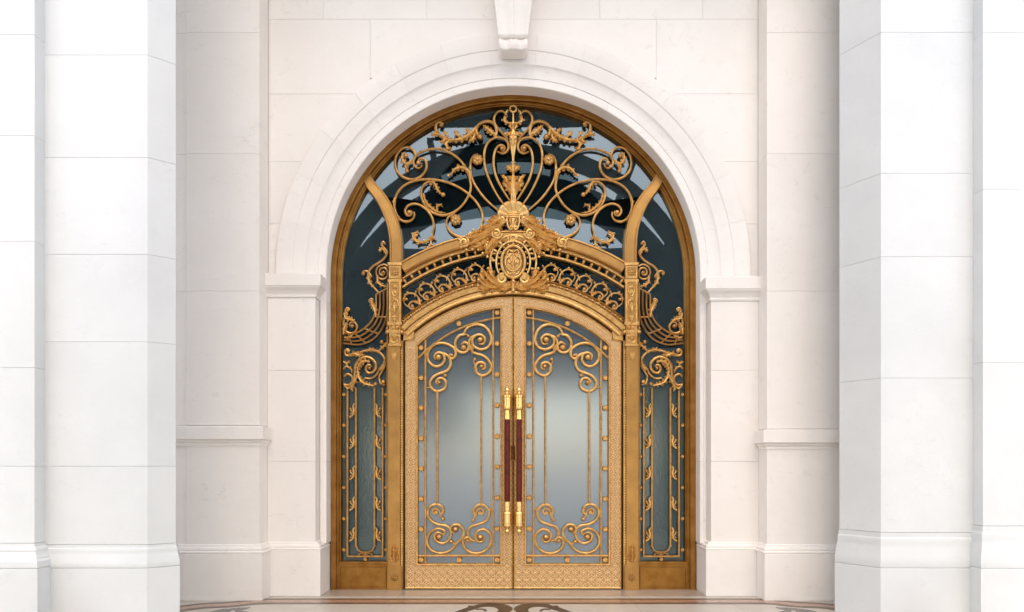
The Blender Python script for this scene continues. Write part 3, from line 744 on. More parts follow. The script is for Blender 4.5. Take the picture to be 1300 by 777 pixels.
for s_ in (-1, 1):
    b.leaf([(502+s_*1, 713), (502+s_*4.4, 708), (502+s_*3.8, 701)], 2.0, 3, -.077); b.leaf([(502+s_*1, 703), (502+s_*3.6, 698), (502+s_*2.6, 692)], 1.7, 2, -.077)
mir(b.build('post_leaf', 'gold', sur))
mir(rect('post_base', 'post', 492.8, 511.6, 717, 748, -.083, .05)); b = MB()
b.sweep([(494.6, 719.5), (509.8, 719.5), (509.8, 745), (494.6, 745)], [(.7, -.08), (.7, -.089), (-.7, -.089), (-.7, -.08)], closed=True); b.rosette(502.2, 732, 4.6, 8, -.084, .5); mir(b.build('base_rosette', 'post', sur))
# spandrel pieces that fill between the door head and the post
b = MB(); P = [(512.4, 434), (512.4, 412)]+[p for p in arc(CX, 568, 196, ang(196, 516), ang(196, 527), 6)]+[(526, 424), (525.6, 431.2), (514, 432.8)]
b.prism([((x-CX)/100, (748-z)/100) for x, z in P], -.035, .05, .003); mir(b.build('spandrel', 'gold', sur, smooth=False))
# side panel: bottom board, frames
mir(rect('bottom_board', 'bronze', 430.5, 493.4, 715.5, 748, -.035, .05)); 
b = MB(); b.sweep([(433, 719), (491, 719), (491, 745), (433, 745)], [(.8, -.034), (.4, -.043), (-.4, -.043), (-.8, -.034)], closed=True); mir(b.build('board_moulding', 'bronze', sur))
mir(rect('sill', 'bronze', 430.6, 493.5, 712.5, 715.4, -.045, .05, .002))
mir(rect('side_stile', 'bronze', 491.4, 493.5, 360, 712.4, -.04, .05, .002))

# ---- generic pieces used all over the ironwork
ROS = {}
def rosette(x, z, r, par, m='gold', y=-.01, name='rosette', petals=8, both=True):
    key = (r, m, petals, name)
    if key not in ROS:
        b = MB(); b.rosette(CX, 748, r, petals, 0, .55); me = b.build(name, m, None); ROS[key] = me.data; bpy.data.objects.remove(me)
    o = bpy.data.objects.new(name, ROS[key]); COL.objects.link(o); o.parent = par
    p = Vector(PX(x, z, y))-rootloc(par); o.location = p
    if both and par is sur: mirror(o)
    return o
def scroll(par, pts, r=1.9, m='scroll', y=0., ends=(.7, .7), balls=(), leaves=(), per=7, both=None, name='scroll', flat=1., extra=()):
    b = MB(); path = spl(pts, per=per); b.tube(path, taper(len(path), r, ends, .15), y, 8, flat)
    for bl in balls: b.ball(bl[0], bl[1], bl[2], y-.008, .9)
    for p2, rr in extra: q = spl(p2); b.tube(q, taper(len(q), rr, (1, .6), .3), y, 6)
    o = b.build(name, m, par)
    for lf in leaves:
        q = MB(); q.leaf(lf[0], lf[1], lf[2] if len(lf) > 2 else 3, y-.014); q.build('leaf', 'leaf', o)
    if par is sur and both is not False: mirror(o)
    return o

# ---- side panels
for x, zt in ((441.2, 496), (452, 492), (475.5, 492), (486, 492)):
    zb = 706 if x in (441.2, 486) else 694
    mir(rect('bar', 'scroll', x-1.15, x+1.15, zt, zb, -.018, .005, .004))
mir(rect('bar', 'scroll', 440.1, 487.1, 705, 707.4, -.019, .004, .004))
b = MB(); b.tube(spl([(450.8, 692.5), (453, 694), (454.5, 698), (459, 700.3), (464, 700.8), (469, 700.3), (473.5, 698), (475, 694), (477, 692.5)]), 1.1, -.01, 6)
b.tube(spl([(455, 705), (459, 702), (464, 704.5), (469, 702), (473, 705)]), .9, -.01, 6); b.ball(464, 703, 1.6, -.014); b.ball(456, 703.6, 1.3, -.014); b.ball(472, 703.6, 1.3, -.014); mir(b.build('scroll', 'scroll', sur))
for z in (501, 540, 579.7, 619, 658.6, 698): rosette(436.7, z, 2.5, sur, 'gold', -.008); rosette(490, z, 2.5, sur, 'gold', -.008)
rosette(463.8, 710, 2.6, sur, 'gold', -.01)
for z in (521, 560.5, 600, 639, 678):
    for s_, xc in ((1, 447), (-1, 480.6)):
        b = MB(); b.leaf([(xc-s_*2.6, z+8.2), (xc+s_*1.0, z+6), (xc+s_*2.6, z), (xc+s_*1.6, z-5), (xc+s_*3.6, z-8.5)], 2.0, 4, -.012, tip=.3)
        b.leaf([(xc+s_*2, z+3), (xc-s_*1.6, z-1), (xc-s_*1.4, z-4)], 1.5, 2, -.012)
        q_ = spl([(xc-s_*2.6, z+8.2), (xc+s_*1.0, z+6), (xc+s_*2.6, z), (xc+s_*1.6, z-5), (xc+s_*3.4, z-8.5)]); b.tube(q_, taper(len(q_), 1.35, (.8, .5), .3), -.016, 6)
        b.ball(xc-s_*2.2, z+8.6, 1.3, -.012); b.ball(xc-s_*1.2, z+4.2, 1.1, -.012)
        mir(b.build('leaf_ornament', 'leaf', sur))
# quarter-ring fan of four bars
L0 = [(492, 366), (492, 392), (487.5, 413), (474.5, 430), (457, 437.5), (436, 436)]
L3 = [(477.5, 374), (477, 394), (470.5, 409.5), (456.5, 421), (447, 424), (438, 423.5)]
for k in range(4):
    t = k/3; pts = [(a[0]*(1-t)+b_[0]*t, a[1]*(1-t)+b_[1]*t) for a, b_ in zip(L0, L3)]
    b = MB(); q = spl(pts, per=8); b.sweep(q, [(.95, .006), (.95, -.016), (0, -.024), (-.95, -.016), (-.95, .006)]); mir(b.build('curved_bar', 'scroll', sur))
for t_ in (.0, .3, .52, .72, .9):
    q0 = spl(L0, 101)[int(t_*100)]; q3 = spl(L3, 101)[int(t_*100)]
    b = MB(); b.tube([q0, ((q0[0]+q3[0])/2, (q0[1]+q3[1])/2), q3], 1.0, -.010, 6); mir(b.build('bridge', 'scroll', sur))
# upper scrolls of the side bay
scroll(sur, [(488.6, 309.5), (486, 307), (484.6, 311), (488, 315.5), (491.5, 321), (487, 329), (479.5, 334.5), (472.5, 339), (467.5, 347), (468.5, 357), (474, 364), (480, 371)], 1.5, balls=((482.6, 318.2, 2.5), (488.4, 309.6, 1.7)),
       leaves=(([(490.5, 323), (487.5, 317), (483.5, 315.5), (481.6, 318.5)], 2.4, 3), ([(475, 365), (470, 359), (468.5, 352), (472, 350)], 3.0, 4)))
scroll(sur, [(472, 352), (467.5, 345.5), (463, 344.2), (460, 346.5), (461.8, 349.6)], 1.3, balls=((461.6, 347.8, 2.1),))
scroll(sur, [(486.3, 344.2), (488.2, 347), (485.5, 349.5), (481.8, 347), (483.2, 341.5), (488.5, 340.2), (491.8, 344.5), (491.5, 351), (486, 354.5), (480, 352), (477.5, 346), (480, 339), (487, 335.8), (492, 338)], 1.15, balls=((485.8, 346.6, 2.1),),
       leaves=(([(480, 350), (480, 358), (486, 363), (492, 364)], 2.8, 4),))
# inner leaf + left volute
scroll(sur, [(477, 396), (477, 390), (474, 386), (470.5, 384.5), (469, 381.5), (471.5, 379.5), (474, 381)], 1.3, balls=((471.6, 382.4, 1.9),), leaves=(([(477.5, 402), (476.5, 393), (473, 387), (471.5, 381)], 3.4, 5),))
scroll(sur, [(441.8, 395.5), (443.4, 392.5), (440.4, 391.3), (438.2, 394.5), (440.6, 399), (437, 405), (436, 413), (439, 420.5), (446, 423), (452, 419.5), (452.8, 413), (448.5, 409), (444, 411), (444.8, 415.3)], 1.3, balls=((447.2, 414.2, 2.7), (441.7, 394.4, 2.1)),
       leaves=(([(437.5, 397), (439.5, 404), (446, 405.5), (451.5, 409)], 3.2, 5), ([(436.6, 425), (438, 416), (441, 409)], 3.0, 4), ([(437, 428), (442, 429), (450, 424)], 2.2, 3)))
# lower leafy scroll group
scroll(sur, [(441.5, 448.5), (443.5, 446), (441.4, 443.7), (437.8, 446.3), (439.5, 451), (446, 451.5), (452.5, 449.6), (460, 446.5), (468, 444.6), (476, 445.4), (483, 448.6), (488, 455.5), (488.2, 464), (484.5, 472), (481.4, 478), (483, 485)], 1.6, balls=((486.8, 485.2, 3.4), (484.8, 434.6, 3.0), (441.6, 446.2, 2.2)),
       leaves=(([(443, 452), (450, 448.5), (457, 451), (463, 450)], 3.2, 5), ([(464, 446), (472, 444), (479, 446)], 2.8, 4), ([(480, 448), (485, 442), (490, 437.5), (491.5, 435)], 2.8, 4), ([(488.5, 458), (486, 466), (481, 471)], 2.6, 4), ([(481.5, 480), (484, 487), (490, 489)], 2.2, 3)))
scroll(sur, [(471, 466), (469.5, 463.5), (466, 464.5), (464.6, 469), (467.5, 473.5), (473, 472.6), (477, 467.5), (476.4, 460.5), (471, 455), (463.5, 453.3), (456, 456.8), (451.5, 463.5), (450.5, 472), (449, 481), (443.5, 488.6), (436.5, 488)], 1.9, balls=((469.2, 467.6, 2.3),),
       leaves=(([(470, 459.5), (463, 458), (457.5, 462), (454.5, 469), (455, 477)], 3.6, 6), ([(455.5, 471), (456.5, 479), (462, 486), (470, 488.5), (476, 490)], 3.4, 6), ([(454, 475), (451, 484), (447, 492), (448, 497)], 2.8, 4), ([(476, 489), (477.5, 486)], 2, 2)))
scroll(sur, [(436.6, 478), (441, 475), (446.5, 478), (447.4, 484)], 1.5, leaves=(([(436, 459), (441, 461), (445, 458)], 2.4, 3), ([(436, 469), (440, 465), (446, 468), (447, 474)], 2.2, 4), ([(437, 488), (442, 493), (447, 490)], 2.3, 3)))
scroll(sur, [(463, 480), (471, 480.5), (478, 475.5), (482, 467)], 1.3)

# ---- fanlight scrolls
R_ = 1.7
scroll(sur, [(636.2, 191.4), (639.4, 191.6), (640.5, 187.6), (637, 184.4), (632, 186.4), (628.2, 193), (626.6, 203), (627.6, 216), (632.2, 230), (640, 244), (648, 256)], R_, balls=((637.4, 189, 3.2),))
scroll(sur, [(631.6, 192.5), (637.5, 195), (643, 193), (645.6, 187), (644, 180.4), (638.6, 176), (630.6, 174.8), (622, 178.8), (616.6, 187), (614.6, 198), (616, 213), (621, 228), (630, 246), (640, 261)], R_)
scroll(sur, [(607, 196), (602.6, 197.6), (598.6, 203), (597.2, 212), (599, 226), (605.5, 239), (617, 253.8), (633, 268)], R_)
rosette(606.3, 203.7, 7.4, sur, 'gold', -.02, petals=7)
# long spiral from the ring down to the inner leaf
scroll(sur, [(536, 210.4), (531.4, 213.6), (526.4, 211), (524.8, 204.4), (527.6, 198), (534, 193.6), (546, 189.7), (559, 189.6), (572.6, 195), (584.6, 204.4), (592.2, 216), (596.6, 228), (597.6, 240), (593.2, 252), (585, 263), (574.8, 270.2), (562, 273.4), (549.5, 270), (539.5, 260.4), (534.8, 248), (536.6, 237.2), (543.4, 231.2), (550, 232.6), (551, 237)], R_,
       leaves=(([(537.5, 246), (541, 257), (547.5, 264), (556, 269.5), (566, 271)], 3.0, 6), ([(556, 268), (554.5, 262.5), (559, 260), (562.5, 264)], 2.4, 3), ([(549.5, 230), (553.5, 236), (556.5, 243), (561, 247.5)], 2.9, 5)),
       balls=((562.6, 247.6, 3.3), (546.6, 234.6, 2.2)))
# ring at upper left
scroll(sur, [(531.6, 207), (532, 202.6), (535.6, 201.2), (539.6, 203.6), (541.6, 209.4), (540, 217.4), (534, 224.4), (524.6, 228), (514.6, 226.4), (506, 220.4), (501.8, 210.4), (503, 198.6), (509.6, 189.6), (517.6, 187), (524, 190.4), (527.2, 197), (525.4, 203), (519.5, 206)], 1.75,
       balls=((531.4, 207.6, 3.5), (515.6, 198.4, 3.0), (517, 217.6, 2.7)), leaves=(([(522, 204), (517.5, 210), (512, 204.5), (511, 197.5), (515, 193.5)], 3.4, 5), ([(518.5, 206), (515.5, 212), (517.5, 217)], 2.4, 3)))
# lower large spiral
scroll(sur, [(518.5, 267.6), (522.2, 269), (521.6, 273), (517, 273.4), (514.4, 268.4), (517.2, 262.2), (524.4, 259), (533, 260.6), (541.6, 266.6), (548, 275.4), (550.6, 286.6), (548.4, 299)], R_, balls=((519.8, 270, 3.4),),
       leaves=(([(549.5, 300), (543, 306), (534, 308), (526.5, 304.5), (524.6, 298.4), (529.6, 295), (533, 298)], 3.3, 6), ([(546.4, 303), (547.4, 311), (543, 316.4), (538.6, 313)], 2.7, 4), ([(543, 303), (550, 301.4), (552.6, 304.8)], 2.4, 3)),
       extra=(([(526.4, 301), (529.5, 297.6)], 1.9),))
scroll(sur, [(525.5, 269), (525.8, 275.2), (521.4, 280.2), (513.4, 281.4), (505.6, 276.4), (500.9, 264), (502.4, 250.4), (508, 240.6), (517, 233.6), (530.6, 229), (548.6, 228), (567, 231.6), (583.6, 238.8), (598, 249.6), (608.4, 262.4), (612.8, 276.6), (609, 290.8), (597.6, 299.4), (583.6, 300.8), (572.4, 294.8), (566.8, 284.6), (569.4, 275.6), (577.4, 271.6)], R_,
       leaves=(([(501, 262), (500.4, 256), (502.6, 250)], 2.2, 3), ([(501.4, 270), (504.6, 276.6), (510, 280)], 2.6, 3)))
rosette(578.8, 279.4, 7.6, sur, 'gold', -.02, petals=7)
b = MB(); b.leaf([(597.4, 228), (596.6, 220.4), (591.6, 214.8), (584, 213), (577.4, 215.6), (573, 221.6), (569, 224)], 4.0, 6, -.012, tip=.25); b.ball(569.4, 223.4, 1.9, -.012); mir(b.build('leaf_ornament', 'leaf', sur))
# acanthus branch under the arch crown
scroll(sur, [(606.6, 164), (605.6, 170), (606.6, 174.5)][:0]+[(628.5, 176), (630.4, 168), (629, 160.5), (624.6, 155.8), (617.4, 154.4), (609.4, 157.6), (603, 165), (597, 172), (589, 176.6), (578, 178.6), (567.6, 177.4), (559, 172.4), (553.8, 165.6), (553.6, 158.6), (557.6, 155.2), (561.4, 157.6), (560.4, 161)], 2.3, balls=((609.6, 174.6, 3.9), (559.8, 159.6, 2.6)),
       leaves=(([(629.4, 172), (624, 168.8), (618, 163.6), (613.6, 159.8)], 3.7, 5), ([(604.5, 163), (605.6, 170), (609, 176)], 3.0, 3), ([(606, 161), (598, 169.5), (587, 176.5), (573, 178.6), (561, 174.6)], 3.8, 8),
               ([(561, 173.6), (554, 170.4), (546.4, 172.2)], 3.0, 4), ([(573, 178), (566.6, 183), (569.4, 189.8), (574.6, 188)], 3.4, 4), ([(566, 174), (563, 180), (558.4, 181.6)], 2.6, 3), ([(585, 175), (580, 170), (576.6, 166.6)], 2.6, 3), ([(597, 171), (594, 165.8), (590.6, 163.4)], 2.3, 3), ([(569, 175), (566, 169.4), (563, 167.8)], 2.3, 3), ([(603, 170), (600.6, 177.4), (594.6, 181)], 3.2, 4)))
# centre top finial
scroll(sur, [(642, 144.8), (638, 141.4), (632.4, 142), (628, 147.4), (627.4, 154), (630.6, 161.2), (637, 168.6), (645, 177)], 1.6, balls=((641.2, 151.6, 2.4),), leaves=(([(650.5, 157), (645.4, 157), (640, 154.2), (640.6, 149.6), (644.4, 149)], 2.8, 4), ([(645, 140), (642, 145), (643.5, 147)], 1.9, 2)))
b = MB(); CXm = CX
b.sweep([(CXm+4.0*cos(t), 139+4.0*sin(t)) for t in [i*pi/8 for i in range(16)]], [(1, .0), (1, -.02), (-1, -.02), (-1, 0)], closed=True)
b.tube([(CXm, 143.5), (CXm, 150), (CXm, 158)], [1.6, 1.2, 2], -.01, 6); b.leaf([(CXm, 166), (CXm, 156)], 3.4, 2, -.014)
b.build('finial', 'gold', sur)
b = MB()
for s_ in (-1, 1):
    b.leaf([(CXm+s_*1, 176), (CXm+s_*5.6, 170.4), (CXm+s_*9.6, 169)], 3.3, 3, -.014); b.leaf([(CXm+s_*.5, 166), (CXm+s_*3.6, 162), (CXm+s_*4.6, 158.4)], 2.2, 2, -.016); b.ball(CXm+s_*10.2, 170.4, 1.7, -.01)
q = [(CXm, 165), (CXm, 170), (CXm, 176), (CXm, 184), (CXm, 192), (CXm, 199), (CXm, 206)]; b.tube(q, [2.2, 3.4, 5.4, 4.4, 3, 1.8, 1.2], -.006, 10, .7)
b.leaf([(CXm, 186), (CXm, 170)], 4.2, 3, -.034)
b.build('finial', 'leaf', sur)
b = MB()     # palmette under the finial
for s_ in (-1, 1):
    b.leaf([(CXm+s_*1, 219), (CXm+s_*4.5, 214), (CXm+s_*8.4, 210.6)], 3.2, 3, -.014)
    b.leaf([(CXm+s_*3, 240), (CXm+s_*7.4, 233), (CXm+s_*9.6, 226), (CXm+s_*15.6, 222.6)], 3.6, 5, -.014)
    b.leaf([(CXm+s_*1.6, 247), (CXm+s_*7, 241), (CXm+s_*10, 234.6), (CXm+s_*13.6, 233)], 3.0, 4, -.02)
b.leaf([(CXm, 220), (CXm, 203.6)], 3.8, 3, -.026, tip=.15); b.leaf([(CXm, 250), (CXm, 238), (CXm, 221)], 7.2, 4, -.03, tip=.5)
b.tube([(CXm, 236), (CXm, 246), (CXm, 258)], [5.2, 4, 3.6], -.006, 10, .8)
for x in (-2.1, 0, 2.1): b.tube([(CXm+x, 257), (CXm+x*.9, 240)], 1., -.045, 5)
b.build('palmette', 'leaf', sur)

# ---- lunette scroll band
def pol(i, u, v):
    """local frame on the lattice arch: u px towards the left, v px outwards"""
    a = radians(i); c, s_ = cos(a), sin(a); R = 215.6+v
    a2 = a+u/(215.6); return (CX+R*cos(a2), 568-R*sin(a2))
angs = [102.6, 108.2, 113.9, 119.6, 125.3]
for n_, a in enumerate(angs):
    k = lambda L: [pol(a, u, v) for u, v in L]
    sc = 1.0
    sp = [(-8.5, .6), (-6.5, 6), (-1.5, 9.6), (3.6, 8), (4.6, 3.2), (1.2, 1.6), (-.6, 4.4)]
    up = [(-8.2, 1.5), (-11, 7), (-10, 15), (-4.5, 20.6), (1.6, 20.4), (3.6, 16.4), (1.6, 14.4)]
    b = MB(); p1 = spl(k(sp)); b.tube(p1, taper(len(p1), 1.25, (1, .7)), -.006, 6); p2 = spl(k(up)); b.tube(p2, taper(len(p2), 1.25, (1, .7)), -.006, 6)
    p3 = spl(k([(3.4, 3), (6.0, 9), (6.4, 14.5), (3.4, 17.4)])); b.tube(p3, .8, -.006, 6)
    for u, v, r in ((1.0, 4.6, 2.3), (2.0, 15.8, 2.3), (-3.6, 22.2, 1.9), (-12.6, 17.4, 1.5), (-8, 1.5, 2.4)): q = pol(a, u, v); b.ball(q[0], q[1], r, -.012)
    o = b.build('scroll', 'gold', sur)
    l = MB(); l.leaf(k([(-8, 0), (-7, 5), (-4, 9)]), 2.4, 3, -.016); l.leaf(k([(-7, 0), (-11, 5), (-10.5, 9)]), 2.2, 3, -.016); l.leaf(k([(-4, 20), (0, 21.4), (4, 18), (7, 20)]), 1.9, 4, -.014)
    l.leaf(k([(-8, 12), (-10.6, 16), (-14, 17)]), 1.4, 2, -.012)
    l.build('leaf', 'leaf', o); mirror(o)

# ---- crest over the doors
cr = MB()
cr = empty('crest', (0, 0, 0)); cr.parent = sur
def cpart(b, name, m='gold', both=True):
    o = b.build(name, m, cr)
    if both: mirror(o)
    return o
b = MB()        # scallop shell
for i, a in enumerate([-14, 12, 38, 64, 90, 116, 142, 168, 194]):
    L = 20.5 if 30 < a < 150 else 20.; c0 = (CX, 276.5); d = (cos(radians(a)), -sin(radians(a)))
    q = [(c0[0]+d[0]*L*t, c0[1]+d[1]*L*t*.94) for t in (.15, .4, .65, .85, .98, 1.06)]
    b.tube(q, [1.0, 2.3, 3.8, 5.1, 4.8, 2.4], [-.03, -.035, -.04, -.045, -.04, -.035], 8, .8)
b.ball(CX, 278, 9.5, -.02, .5, 12, 8); b.build('shell', 'leaf', cr)
b = MB()        # mask block under the shell
for z, w_ in ((272.5, 5.6), (275.2, 6.6), (278, 5.8)): b.tube([(CX-w_, z), (CX, z-.6), (CX+w_, z)], [1.2, 1.6, 1.2], -.072, 6)
b.tube([(CX, 271), (CX, 279), (CX, 288), (CX, 296)], [5.0, 6.0, 5.2, 3.0], -.04, 12, .55)
for s_ in (-1, 1):
    q = spl([(CX+s_*7.5, 276), (CX+s_*7.6, 285), (CX+s_*5, 292.6), (CX+s_*1.6, 293.4), (CX+s_*1.4, 289.4), (CX+s_*4, 288.8)]); b.tube(q, 1.3, -.075, 6); b.ball(CX+s_*3.3, 291, 2.0, -.08)
    b.leaf([(CX+s_*2.2, 288), (CX+s_*4, 283), (CX+s_*3.4, 278)], 2.0, 3, -.084)
b.build('mask', 'leaf', cr)
b = MB()        # wings: overlapping acanthus leaves
for pts, w_, lb in (([(642, 277), (633, 281), (626, 286), (619, 292)], 6.3, 4), ([(634, 288), (625, 293), (614, 299), (603, 304)], 7.2, 5), ([(626, 296), (616, 302), (605, 308), (594, 313)], 6.9, 5), ([(616, 298), (607, 301.5), (597, 304), (589, 302.6)], 5.2, 4),
                    ([(622, 303), (615, 309), (606, 315), (597, 316)], 5.6, 4), ([(628, 303), (624, 311), (618, 319), (619, 326)], 5.8, 4), ([(633, 300), (630, 307), (624, 314), (623, 322)], 4.9, 3), ([(640, 284), (634, 290), (630, 296)], 4.5, 3),
                    ([(616, 308), (611, 314), (611, 320)], 4.0, 3), ([(632, 282), (625, 281), (620, 286)], 3.8, 3), ([(622, 289), (614, 290.5), (609, 296)], 3.8, 3), ([(610, 296), (602, 297), (596, 301)], 3.6, 3)):
    b.leaf(pts, w_, lb, -.055-.012*random.random(), dep=.75)
cpart(b, 'acanthus', 'leaf')
b = MB()        # volutes
def vol(cx, cy, r, s0, w=1.5, y=-.075, turns=1.6, dirn=1):
    q = [(cx+(r*(1-.78*t))*cos(s0+dirn*turns*2*pi*t), cy+(r*(1-.78*t))*sin(s0+dirn*turns*2*pi*t)) for t in [i/30 for i in range(31)]]
    b.tube(q, taper(31, w, (1, .6)), y, 7); b.ball(cx, cy, r*.28, y-.004)
vol(630.6, 298.6, 7, 0, 1.8); vol(589.4, 309.6, 6.4, -1, 1.7, -.065); vol(637.2, 281.6, 5, 0, 1.5); vol(619.6, 313.2, 4.6, 1, 1.4, -.07); vol(606, 308, 4.2, 2, 1.3, -.068)
for i, (x, z) in enumerate(((583.6, 306), (586, 316), (592.5, 319), (600, 318.6), (607.6, 319), (613, 323.6), (619, 327.8), (618.6, 282.6), (611.6, 289), (604, 295.6), (596, 299.6), (624.8, 330.2))): b.ball(x, z, 2.1, -.06)
cpart(b, 'volute', 'leaf')
# pierced oval rings
def ell(rx, rz, a0, a1, n=48, cz_=334.3): return [(CX+rx*cos(radians(a0+(a1-a0)*i/n)), cz_-rz*sin(radians(a0+(a1-a0)*i/n))) for i in range(n+1)]
for rx, rz, r in ((29.0, 33.8, 1.35), (21.4, 26.4, 1.35)):
    b = MB(); b.tube(ell(rx, rz, -32, 212), r, -.055, 8); b.build('oval_ring', 'leaf', cr)
b = MB()
for a in range(-24, 205, 19):
    q = ell(18.4, 23.2, a, a, 1)[0]; b.ball(q[0], q[1], 1.45, -.055)
for a in range(-16, 200, 24):
    q = ell(25.2, 30.2, a, a, 1)[0]; e1 = ell(21.8, 26.8, a, a, 1)[0]; e2 = ell(28.6, 33.4, a, a, 1)[0]; b.tube([e1, q, e2], [.8, 2.0, .8], -.055, 6)
b.tube([(CX+3.2*cos(i*pi/6), 304+3.2*sin(i*pi/6)) for i in range(13)], 1., -.062, 6)
b.build('ring_beads', 'leaf', cr)
b = MB()        # medallion: rim, domed field, interlaced scroll relief
b.tube(ell(14.8, 20.2, 0, 360, 40), 1.9, -.06, 8); rows_ = [(0, .0), (.4, .004), (.75, .014), (1, .03)]
vs = []; 
for q_, h in rows_:
    for k_ in range(32): a = 2*pi*k_/32; vs.append(PX(CX+14.2*q_*cos(a), 334.3+19.6*q_*sin(a), -.058+h))
b.add(vs, [(i*32+k_, i*32+(k_+1) % 32, (i+1)*32+(k_+1) % 32, (i+1)*32+k_) for i in range(3) for k_ in range(32)]); md = b.build('medallion', 'gold', cr)
b = MB()
for s_ in (-1, 1):
    for pts in ([(1.0, 346), (6, 343), (9.6, 337), (9.2, 330.6), (5, 328), (2.2, 331.6), (4.6, 335.4), (7, 333)], [(1, 321.6), (5, 319.4), (7, 323), (5, 326.4), (2.2, 324.6)], [(1, 348), (5, 349.4), (7.4, 346)]):
        q = spl([(CX+s_*x, z) for x, z in pts]); b.tube(q, taper(len(q), 1.15, (1, .6)), -.062, 6)
b.leaf([(CX, 350), (CX, 340), (CX, 326), (CX, 318)], 2.6, 6, -.060)
b.build('relief', 'leaf', md)
b = MB()        # foot: two volutes and sprays of acanthus
vol(637.6, 356, 6.4, -1.2, 2.0, -.075, 1.5, -1)
for pts, w_, lb in (([(640, 363), (630, 362), (621, 355), (614, 344)], 6.2, 5), ([(636, 366), (625, 366), (614, 362), (607, 354)], 5.9, 5), ([(628, 366), (618, 368), (611, 367), (606, 363)], 4.6, 3), ([(630, 358), (624, 350), (621, 343)], 4.8, 3), ([(648, 366), (640, 369), (632, 368)], 4.2, 3), ([(620, 362), (612, 354), (610, 348)], 4.0, 3), ([(614, 366), (614, 371), (618, 371)], 2.9, 3)):
    b.leaf(pts, w_, lb, -.06-.012*random.random(), dep=.75)
for x, z in ((608, 357), (607, 364), (614, 370.6), (612, 347), (620, 342.6)): b.ball(x, z, 2.1, -.062)
cpart(b, 'acanthus', 'leaf')
b = MB(); b.leaf([(CX, 372), (CX, 362), (CX, 352)], 3.6, 4, -.075); b.ball(CX, 370.5, 2.6, -.075); b.ball(CX, 359, 2.4, -.08)
for s_ in (-1, 1): b.leaf([(CX+s_*1, 368), (CX+s_*5, 363), (CX+s_*7, 358)], 2.6, 3, -.07)
b.build('drop', 'leaf', cr)

# ================================================================== door leaves
leafL = empty('door_leaf', (-.685, 0, 0), 'left gilt door leaf, frosted glass behind scrollwork, pull bar on its right edge', 'door', 'pair of gilt door leaves')
D = leafL
DR = 190.6
def dl(name, b, m, smooth=True, kind=None, par=D): return b.build(name, m, par, smooth=smooth, kind=kind)
a_in = ang(DR, 651.0); a_out = ang(DR, 526.2)
outer = [(514.6, 746.6), (514.6, 433.2), (526.4, 431.4)]+arc(CX, 568, DR, a_out, a_in, 24)+[(650.9, 746.6)]
IR = 177.8; a_i = ang(IR, 636.4); a_o = ang(IR, 529.6)
inner = [(529.6, 716.4)]+arc(CX, 568, IR, a_o, a_i, 24)+[(636.4, 716.4)]
# frame: front ring face built as strips between outer and inner outlines
def resample(poly, n):
    P = [Vector(p) for p in poly]; d = [0]
    for i in range(1, len(P)): d.append(d[-1]+(P[i]-P[i-1]).length)
    out = []
    for k in range(n+1):
        s_ = d[-1]*k/n; j = 0
        while j < len(P)-2 and d[j+1] < s_: j += 1
        t = (s_-d[j])/max(d[j+1]-d[j], 1e-9); out.append(P[j].lerp(P[j+1], t))
    return out
b = MB()
def face_strip(A, B, y0=-.03, y1=.06):
    n = len(A)
    vs = [PX(p[0], p[1], y0) for p in A]+[PX(p[0], p[1], y0) for p in B]+[PX(p[0], p[1], y1) for p in A]+[PX(p[0], p[1], y1) for p in B]
    b.add(vs, [(i, i+1, n+i+1, n+i) for i in range(n-1)]+[(i, 2*n+i, 2*n+i+1, i+1) for i in range(n-1)]+[(n+i, n+i+1, 3*n+i+1, 3*n+i) for i in range(n-1)]+[(2*n+i, 3*n+i, 3*n+i+1, 2*n+i+1) for i in range(n-1)])
arcO = resample(arc(CX, 568, DR, a_out, a_in, 24), 30); arcI = resample(arc(CX, 568, IR, a_o, a_i, 24), 30)
face_strip([(526.4, 431.4)]+[tuple(p) for p in arcO], [tuple(arcI[0])]+[tuple(p) for p in arcI])
face_strip([(514.6, 746.6), (514.6, 433.2), (526.4, 431.4)], [(529.6, 746.6), (529.6, 439.5), tuple(arcI[0])])
face_strip([(636.4, 746.6), tuple(arcI[-1])], [(650.9, 746.6), tuple(arcO[-1])])
face_strip([(529.6, 716.4), (636.4, 716.4)], [(529.6, 746.6), (636.4, 746.6)])
dl('door_frame', b, 'doorgold', smooth=False)
b = MB(); b.sweep(inner, [(1.2, .03), (1.2, -.034), (.2, -.044), (-1.0, -.040), (-1.6, -.02), (-1.6, .03)], closed=True); dl('inner_bead', b, 'gold')
b = MB(); b.sweep(outer, [(.0, -.02), (-.0, -.036), (-.6, -.041), (-1.4, -.037), (-1.6, -.02)], closed=True); dl('outer_bead', b, 'gold')
# embossed all-over relief on the frame
b = MB()
def motif(x, z, s_, y=-.03):
    h = .009
    for k_ in range(4):
        a = k_*pi/2; d = Vector((cos(a), sin(a))); n_ = Vector((-d.y, d.x)); c = Vector((x, z)); q0 = c+d*s_*.10; q1 = c+d*s_*.46; qm = c+d*s_*.28
        A = [q0, qm+n_*s_*.19, q1, qm-n_*s_*.19]; b.add([PX(p.x, p.y, y+.0005) for p in A]+[PX(qm.x, qm.y, y-h)], [(0, 1, 4), (1, 2, 4), (2, 3, 4), (3, 0, 4)])
    a_ = [(x+s_*.5, z+s_*.5)]
    c = Vector((x+s_*.5, z+s_*.5)); A = [c+Vector((s_*.17, 0)), c+Vector((0, s_*.17)), c-Vector((s_*.17, 0)), c-Vector((0, s_*.17))]
    b.add([PX(p.x, p.y, y+.0005) for p in A]+[PX(c.x, c.y, y-h)], [(0, 1, 4), (1, 2, 4), (2, 3, 4), (3, 0, 4)])
z = 722.
for j in range(44):
    for x in (518.6, 525.4): motif(x, 443+j*6.25, 6.6)
